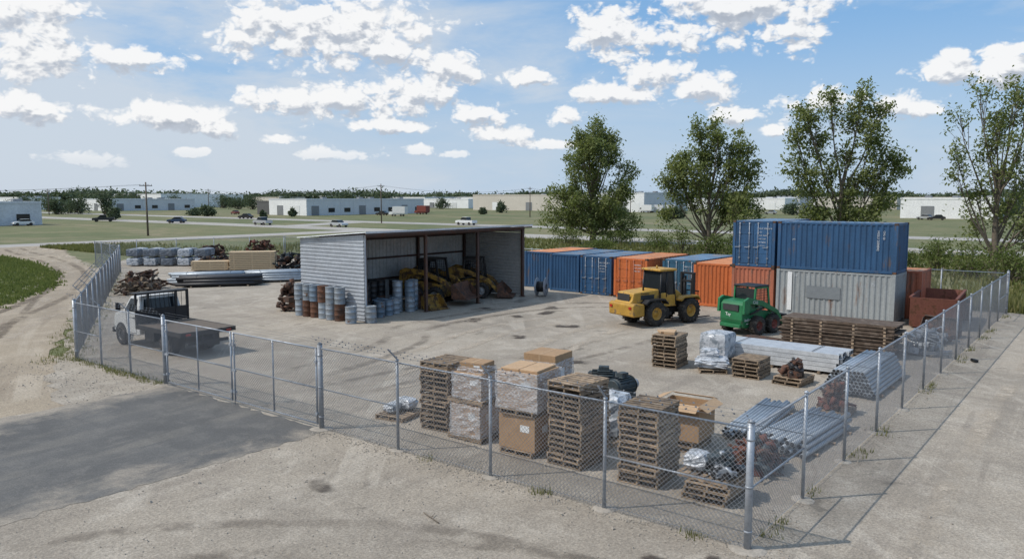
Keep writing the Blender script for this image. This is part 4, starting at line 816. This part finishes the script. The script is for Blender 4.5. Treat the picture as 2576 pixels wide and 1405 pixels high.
for i in range(4200):
    q=rs.random()
    if q<.3: x,y=rs.gauss(-.15,.25),rs.uniform(-1,12.4)
    elif q<.5: x,y=rs.uniform(0,30),rs.gauss(-.1,.3)
    elif q<.65: x,y=rs.gauss(-1.6,1),rs.uniform(20.5,29)
    elif q<.9: x,y=rs.uniform(-9,4),rs.uniform(-3,12)
    else: x,y=rs.uniform(1,20),rs.uniform(1,20)
    s=rs.uniform(.006,.018)*(2.0 if rs.random()<.03 else 1); b.box((x,y,s*.4),(s*2,s*1.6,s*1.2),r=(rs.uniform(-.4,.4),rs.uniform(-.4,.4),rs.uniform(0,3)),top=(.6,.6))
o=P(b,'gravel_stones',m_conc,None,fix=False); place(o,0,0); o['kind']='stuff'
b=B(); b.cyl((0,0,.02),(.6,.15,.03),.012,n=5); b.cyl((.3,.07,.025),(.45,-.05,.04),.008,n=5); T(b,'fallen_stick',m_bark,'thin dead stick lying on gravel','stick',-2.7,5.3,60)
# ------------------------------------------------------------------ buildings
m_bw=emat('white metal cladding',(.78,.79,.79)); m_bg=emat('grey blue cladding',(.56,.585,.61)); m_bt=emat('tan block wall',(.56,.52,.455)); m_bd=emat('dark facade',(.10,.10,.10)); m_br=emat('pale membrane roof',(.70,.71,.72)); m_bgr=emat('dark grey wall',(.20,.21,.22))
def building(x0,x1,y0,y1,h,mw,mr,label,doors=3,wins=0,par=.5,mf=None):
    r=R('warehouse',label,'warehouse',x0,y0); w,d=x1-x0,y1-y0; b=B(); b.b2((0,0,0),(w,d,h),0)
    if mf: b.b2((-.06,0.1,.01),(0,d-.1,h-.02),1)
    for i in range(int(w/6)): b.b2((i*6+3,-.05,0),(i*6+3.15,0,h-.1),0)
    P(b,'wall',[mw,mf or mw],r); b=B(); b.b2((.3,.3,h+.004),(w-.3,d-.3,h+.1)); P(b,'roof',mr,r)
    b=B()
    for a,c in(((-.1,-.1),(w+.1,.25)),((-.1,d-.25),(w+.1,d+.1)),((-.1,.25),(.25,d-.25)),((w-.25,.25),(w+.1,d-.25))): b.b2((a[0],a[1],h+.004),(c[0],c[1],h+par))
    P(b,'parapet',mw,r)
    for i in range(doors):
        b=B(); yy=d*(i+.6)/(doors+.3); b.b2((-.14,yy-1.8,.02),(-.07,yy+1.8,min(4,h*.65))); P(b,'loading_door',m_bgr if i%2 else m_white,r)
    for i in range(wins):
        b=B(); xx=w*(i+.5)/wins; b.b2((xx-1.4,-.12,1.1),(xx+1.4,-.06,2.6)) if i%3 else b.b2((xx-1.6,-.12,.02),(xx+1.6,-.06,3.4)); P(b,'window' if i%3 else 'loading_door',m_glass if i%3 else m_bgr,r)
    for i in range(4): b=B(); xx,yy=U(3,w-3),U(3,d-3); b.box((xx,yy,h+.6),(2,1.6,1.0)); P(b,'roof_unit',m_bgr,r)
building(40,64,197,226,5.0,m_bg,m_br,'pale grey warehouse beside grassy field',2,3); building(20,46,226.3,262,7.8,m_bg,m_br,'taller grey warehouse block',2,2)
building(161,203,371,412,5.2,m_bg,m_br,'long low grey warehouse with white front',4,5,mf=m_bw)
building(159,217,222,244,5.4,m_bg,m_br,'long grey metal warehouse with white end',2,8,mf=m_bw); building(162,180,244.3,256,4.6,m_bd,m_br,'low dark fronted office annex',0,0)
building(290,336,190,259,7.2,m_bt,m_br,'large tan block warehouse',3,3); building(288,330,160,189.5,8.0,m_bg,m_br,'grey warehouse with white columns',4,3,mf=m_bw)
building(255,280,27,52,5.8,m_bw,m_br,'white building with large garage door',2,3)
for i,(u0,dist,w,d,h,mm) in enumerate(((420,520,60,40,8,m_bw),(520,600,50,30,8,m_bw),(345,560,40,30,7,m_bw),(1140,480,42,20,5,m_bw),(1175,560,30,20,6,m_bw),(1030,560,60,30,6,m_bw),(800,600,60,30,7,m_bw),(1930,420,26,20,5.5,m_bw),(1985,430,18,20,6,m_bg),(2170,430,40,25,6,m_bt),(1650,410,12,9,4.5,m_bw),(1745,450,30,20,5,m_bw),(2080,520,50,20,6,m_bw),(70,420,30,20,6,m_bw),(2420,330,40,20,6,m_bt),(700,520,30,20,6,m_bt),(230,500,40,20,5,m_bw))):
    x,y=INV((u0-1288)/1991*dist,dist); building(x-d/2,x+d/2,y-w/2,y+w/2,h,mm,m_br,'distant low warehouse with flat pale roof',2,0)
def vehicle(kind,col,x,y,rot,label,world=True):
    names={'car':'parked_car','pickup':'pickup_truck','van':'box_truck'}; r=R(names[kind],label,{'car':'car','pickup':'pickup truck','van':'truck'}[kind],x,y,rot,0,world=world)
    pr={'car':[(-2.2,.35),(-2.25,.85),(-1.9,1.0),(1.0,.98),(2.0,.85),(2.2,.65),(2.2,.35)],'pickup':[(-2.7,.45),(-2.7,1.1),(-.9,1.12),(1.3,1.15),(2.4,1.05),(2.6,.85),(2.6,.45)],'van':[(-3.4,.7),(-3.4,1.0),(1.6,1.0),(1.6,1.5),(2.6,1.5),(3.1,1.1),(3.1,.5),(-2,.5)]}[kind]
    b=B(); b.ext(pr,-.92,.92); P(b,'body',col,r,bev=.06)
    gp={'car':[(-1.7,1.0),(-1.2,1.45),(.3,1.48),(1.0,.98)],'pickup':[(-.85,1.1),(-.75,1.78),(.55,1.8),(1.25,1.15)],'van':[(1.65,1.5),(1.65,2.1),(2.2,2.1),(2.6,1.5)]}[kind]
    b=B(); b.ext(gp,-.8,.8); P(b,'window',m_glass,r); xs=[p[0] for p in gp[1:3]]; zt=max(p[1] for p in gp); b=B(); b.b2((min(xs),-.8,zt-.02),(max(xs),.8,zt+.05)); P(b,'roof',col,r,bev=.02)
    if kind=='van': b=B(); b.b2((-3.4,-1.1,1.0),(1.5,1.1,3.3)); P(b,'cargo_box',col,r)
    if kind=='pickup': b=B(); b.b2((-2.6,-.75,1.1),(-1.0,.75,1.125)); P(b,'cargo_bed',m_dark,r)
    for a in(-1.4 if kind=='car' else -1.7,1.4 if kind=='car' else 1.6):
        for sy in(-1,1): b=B(); b.cyl((a,sy*.75,.35),(a,sy*.96,.35),.36,n=14); P(b,'wheel',m_rubber,r)
c_s=mat('silver car paint',(.45,.46,.47),.3,.4,.05); c_b=mat('dark blue car paint',(.03,.06,.12),.3,0,.05); c_k=mat('black car paint',(.02,.02,.022),.3,0,.05); c_r=mat('red paint',(.16,.04,.03),.5,0,.1)
HR=math.degrees(math.atan2(.618,-.786))
vehicle('pickup',c_k,-108.4,209.2,HR+60,'black pickup truck driving on the road'); vehicle('car',c_b,-84.8,199.5,HR+40,'dark blue car on the road'); vehicle('pickup',c_s,-58.6,185.2,HR,'silver pickup truck on the highway'); vehicle('car',c_s,-38,172.8,HR+180,'silver car driving on the highway'); vehicle('pickup',m_truck,-10.8,185.2,HR,'white pickup truck on the highway'); vehicle('car',c_k,-81,240,HR+20,'dark car on a side road')
vehicle('car',m_truck,-112.0,180.5,HR+90,'white parked car beside grey warehouse')
for i,(u0,dist,k,c) in enumerate(((1000,272,'van',m_truck),(1060,300,'van',c_r),(960,285,'car',c_k),(590,300,'car',c_r),(1625,330,'van',m_truck),(1650,330,'van',m_truck),(1680,330,'van',m_truck),(2000,300,'van',m_truck),(1940,300,'car',c_s),(2360,225,'car',c_k),(2330,228,'car',c_s))):
    vehicle(k,c,(u0-1288)/1991*dist,dist,HR+U(-20,20),'parked '+{'van':'box truck','car':'car','pickup':'pickup'}[k]+' outside a warehouse')
for i,(u0,dist,w,h) in enumerate(((263,290,7,9.5),(140,300,8,7),(200,310,10,7),(175,320,9,6.5),(285,225,3.5,4),(635,420,12,9),(520,270,6,4),(490,280,6,3),(1262,330,5,5.5),(660,250,2,2.5),(850,520,14,9),(2530,260,9,7),(2560,300,10,9),(1560,250,6,4),(1700,240,6,4),(1995,290,9,5),(2060,260,8,4),(1215,300,3,3),(735,265,3,3),(1170,600,16,10),(600,430,12,8),(310,440,14,9),(120,360,14,8),(940,480,14,9),(440,480,14,9),(720,480,14,9),(1110,440,10,7),(1860,400,14,8),(2220,400,14,8),(60,300,12,8),(560,470,14,9))):
    bush((u0-1288)/1991*dist,dist,w,h,'leafy green tree near warehouses',60+i,m=m_far,leaf=.42,name='shade_tree',cat='tree',n=26,nl=55)
rs=random.Random(9); vs=[];fs=[]
for i in range(1800):
    az=-.70+1.40*i/1800+rs.uniform(-.002,.002); d=rs.choice((560,640,760,900)); h=rs.uniform(10,14)*(1+.13*math.sin(az*23)+.08*math.sin(az*61))*(d/700)**.5; X,Y=math.sin(az)*d,math.cos(az)*d
    w=rs.uniform(5,9)*d/700
    for k in range(3): leaves(vs,fs,(X+rs.uniform(-w,w),Y,h*rs.uniform(.2,.66)),(w*.45,3,h*.12),30,.8,1.7,rs)
b=B(); b.v=vs;b.f=fs;b.m=[0]*len(fs);b.sm=[False]*len(fs); o=P(b,'distant_treeline',m_far,None,fix=False); o['kind']='stuff'
def pole(X,Y,h,label):
    r=R('utility_pole',label,'utility pole',X,Y,math.degrees(ANG),0,'utility poles',world=True); b=B(); b.cyl((0,0,-.1),(0,0,h),.17,.11,n=10); P(b,'shaft',m_pole,r)
    b=B(); b.box((0,0,h-.6),(2.2,.1,.12)); P(b,'crossarm',m_pole,r)
    for x in(-1,-.4,.4,1): b=B(); b.cyl((x,0,h-.54),(x,0,h-.32),.05,.03,n=8); P(b,'insulator',m_galv,r)
    if rnd()<.5: b=B(); b.cyl((.3,0,h-2.2),(.3,0,h-1.4),.22,n=12); P(b,'transformer',m_galv,r)
PL=[(-61.7,133.5,9.0),(-33,199.5,9.8),(-110.5,288,9.5),(5.9,259,9.8),(-170,290,9.5),(120,260,9),(45,300,9.5)]
for X,Y,h in PL: pole(X,Y,h,'weathered wooden utility pole with crossarm')
def cable(a,c,label):
    n=14
    for off in(-.9,.9):
        b=B(); pr=None
        for i in range(n+1):
            t=i/n; p=Vector((a[0]+(c[0]-a[0])*t+off*.6,a[1]+(c[1]-a[1])*t+off*.6,a[2]-.4+(c[2]-a[2])*t-1.6*4*t*(1-t)))
            if pr: b.cyl(pr,p,.018,n=4,cap=False)
            pr=p
        T(b,'power_line',m_black,label,'power line',0,0,0,0,'power lines',world=True,fix=False)
for i,j in((2,1),(1,3),(3,6),(6,5),(4,2)): cable(PL[i],PL[j],'thin overhead power line between wooden poles')
cable((-150,120,9.5),PL[0],'thin overhead power line between wooden poles')
# ------------------------------------------------------------------ sky
sun_az=Vector((-1,-.18,0)).normalized(); EL=math.radians(50)
w=bpy.data.worlds.new('World'); SC.world=w; w.use_nodes=True; nt=w.node_tree; nt.nodes.clear()
out=N(nt,'ShaderNodeOutputWorld'); sky=N(nt,'ShaderNodeTexSky',sky_type='NISHITA'); sky.sun_disc=False; sky.sun_elevation=EL; sky.sun_rotation=math.atan2(sun_az.x,sun_az.y); sky.air_density=1.0; sky.dust_density=1.0; sky.ozone_density=2.0
g=bpy.data.node_groups.new('cloud_density','ShaderNodeTree'); g.interface.new_socket('q',in_out='INPUT',socket_type='NodeSocketVector'); g.interface.new_socket('d',in_out='OUTPUT',socket_type='NodeSocketFloat')
gi=N(g,'NodeGroupInput'); go=N(g,'NodeGroupOutput'); q=gi.outputs[0]
def vm(t,op,a,b_=None,c=None):
    n=N(t,'ShaderNodeVectorMath',operation=op)
    for i,v in enumerate((a,b_,c)):
        if v is None: continue
        if hasattr(v,'is_linked'): L(t,v,n.inputs[i])
        else: n.inputs[i].default_value=v
    return n.outputs['Value'] if op=='LENGTH' else n.outputs[0]
CLD=[(840,75,250,105),(720,40,140,75),(970,130,120,52),(1145,168,82,46),(1330,195,75,24),(1510,75,95,58),(1660,90,190,55),(1850,15,260,62),(1985,80,90,50),(1650,190,115,48),(1560,235,140,30),(1765,220,105,44),(2390,165,88,40),(2540,165,95,58),(2060,255,115,36),(1430,292,78,24),(1840,292,82,26),(740,258,140,40),(850,245,130,40),(1030,240,135,54),(1200,288,78,32),(1000,318,110,18),(440,290,180,44),(560,320,90,25),(1250,338,95,24),(1048,374,50,16),(700,347,54,13),(1145,386,36,11),(850,388,105,22),(480,380,60,13),(90,135,150,78),(60,262,120,38),(2300,268,105,34),(1940,330,52,16),(200,400,120,20),(1400,362,120,15),(40,30,220,65),(330,150,150,40)]
def dirof(u,v):
    p=math.atan(207/1980); xc=(u-1288)/1980; yc=(702-v)/1980; Y=math.cos(p)+yc*math.sin(p); Z=-math.sin(p)+yc*math.cos(p); return math.atan2(xc,Y),Z/math.hypot(xc,Y)
cur=None
for (u0,v0,ru,rv) in CLD:
    az,el=dirof(u0,v0); rx=ru/1980*math.cos(az)**2*1.25; ry=rv/1980*math.cos(az)*1.28
    l=vm(g,'LENGTH',vm(g,'MULTIPLY_ADD',q,(1/rx,1/ry,0),(-az/rx,-el/ry,0)))
    cur=l if cur is None else mathn(g,'MINIMUM',cur,l)
gq=vm(g,'MULTIPLY',q,(3.0,7.0,1)); gn=noise(g,gq,1.6,2,.5)
sepg=N(g,'ShaderNodeSeparateXYZ'); L(g,q,sepg.inputs[0]); away=mathn(g,'GREATER_THAN',mathn(g,'MAXIMUM',mathn(g,'MULTIPLY',mathn(g,'ABSOLUTE',sepg.outputs[0]),.5),sepg.outputs[1]),.34)
gen=mathn(g,'MULTIPLY',mathn(g,'SUBTRACT',gn,.45),away)
nq=vm(g,'MULTIPLY',q,(1,1.4,1)); n1=noise(g,nq,13,8,.60,0)
wn=N(g,'ShaderNodeTexNoise'); L(g,nq,wn.inputs['Vector']); wn.inputs['Scale'].default_value=30; wn.inputs['Detail'].default_value=3
wv=vm(g,'MULTIPLY_ADD',wn.outputs['Color'],(.035,.035,0),nq)
vo=N(g,'ShaderNodeTexVoronoi',voronoi_dimensions='2D'); L(g,wv,vo.inputs['Vector']); vo.inputs['Scale'].default_value=36; vo.inputs['Detail'].default_value=2; vo.inputs['Roughness'].default_value=.6; vo.inputs['Lacunarity'].default_value=2.2
base=mathn(g,'SUBTRACT',1.0,mathn(g,'MINIMUM',cur,1.42)); base=mathn(g,'MULTIPLY',base,1.5)
d=mathn(g,'ADD',base,mathn(g,'MULTIPLY',mathn(g,'SUBTRACT',n1,.475),3.4)); d=mathn(g,'ADD',d,mathn(g,'MULTIPLY',mathn(g,'SUBTRACT',.45,vo.outputs['Distance']),.85)); d=mathn(g,'ADD',d,mathn(g,'MULTIPLY',gen,6)); L(g,d,go.inputs[0])
tc=N(nt,'ShaderNodeTexCoord'); sp=N(nt,'ShaderNodeSeparateXYZ'); L(nt,tc.outputs['Generated'],sp.inputs[0]); X,Y,Z=sp.outputs
az=mathn(nt,'ARCTAN2',X,Y); hr=mathn(nt,'SQRT',mathn(nt,'ADD',mathn(nt,'MULTIPLY',X,X),mathn(nt,'MULTIPLY',Y,Y))); el=mathn(nt,'DIVIDE',Z,mathn(nt,'MAXIMUM',hr,.05))
cq=N(nt,'ShaderNodeCombineXYZ'); L(nt,az,cq.inputs[0]); L(nt,el,cq.inputs[1]); Q=cq.outputs[0]
def dens(v):
    n=N(nt,'ShaderNodeGroup',node_tree=g); L(nt,v,n.inputs[0]); return n.outputs[0]
D=dens(Q); D2=dens(vm(nt,'ADD',Q,(-.004,.011,0)))
alpha=step(nt,D,-.02,.58); lit=step(nt,mathn(nt,'SUBTRACT',D,D2),-.62,.25)
core=step(nt,D,.45,1.5)
shade=mixc(nt,lit,(.52,.57,.65),(1.0,1.0,1.0)); shade=mixc(nt,mathn(nt,'MULTIPLY',core,mathn(nt,'SUBTRACT',1.0,lit)),shade,(.42,.46,.53))
vq=vm(nt,'MULTIPLY',Q,(1.3,4.2,1)); vn=noise(nt,vq,2.2,7,.6,.4)
side=step(nt,az,.45,-.6); veil=mathn(nt,'MULTIPLY',step(nt,mathn(nt,'ADD',vn,mathn(nt,'MULTIPLY',side,.21)),.42,.74),.82)
hz_=step(nt,el,.25,-.01)
bg=N(nt,'ShaderNodeBackground'); L(nt,sky.outputs[0],bg.inputs[0]); bg.inputs[1].default_value=.14
hb=N(nt,'ShaderNodeBackground'); hb.inputs[0].default_value=(.19,.45,.82,1); hb.inputs[1].default_value=.95
m0=N(nt,'ShaderNodeMixShader'); m0.inputs[0].default_value=.65; L(nt,bg.outputs[0],m0.inputs[1]); L(nt,hb.outputs[0],m0.inputs[2])
c2=N(nt,'ShaderNodeBackground'); L(nt,mixc(nt,veil,(.62,.76,.92),(.80,.85,.91)),c2.inputs[0]); c2.inputs[1].default_value=.84
c1=N(nt,'ShaderNodeBackground'); L(nt,shade,c1.inputs[0]); c1.inputs[1].default_value=.95
m1=N(nt,'ShaderNodeMixShader'); L(nt,mathn(nt,'MAXIMUM',veil,mathn(nt,'MULTIPLY',hz_,.85)),m1.inputs[0]); L(nt,m0.outputs[0],m1.inputs[1]); L(nt,c2.outputs[0],m1.inputs[2])
m2=N(nt,'ShaderNodeMixShader'); fade=step(nt,el,.008,.075); L(nt,mathn(nt,'MULTIPLY',alpha,mathn(nt,'MULTIPLY',fade,.95)),m2.inputs[0]); L(nt,m1.outputs[0],m2.inputs[1]); L(nt,c1.outputs[0],m2.inputs[2]); L(nt,m2.outputs[0],out.inputs[0])
sl=bpy.data.lights.new('sun','SUN'); sl.energy=3.1; sl.angle=math.radians(.6); sl.color=(1,.945,.87); so=link(bpy.data.objects.new('sun',sl))
sd=Vector((sun_az.x*math.cos(EL),sun_az.y*math.cos(EL),math.sin(EL))); so.rotation_euler=sd.to_track_quat('Z','Y').to_euler(); so.location=(0,0,60)
cd=bpy.data.cameras.new('camera'); cd.sensor_width=36; cd.lens=36*1980/2576; cd.clip_end=8000; cd.clip_start=.1
co=link(bpy.data.objects.new('camera',cd)); co.location=(0,0,6.5); co.rotation_euler=(math.pi/2-math.atan(207/1980),0,0); SC.camera=co
SC.view_settings.view_transform='Standard'; SC.view_settings.look='None'; SC.view_settings.exposure=0
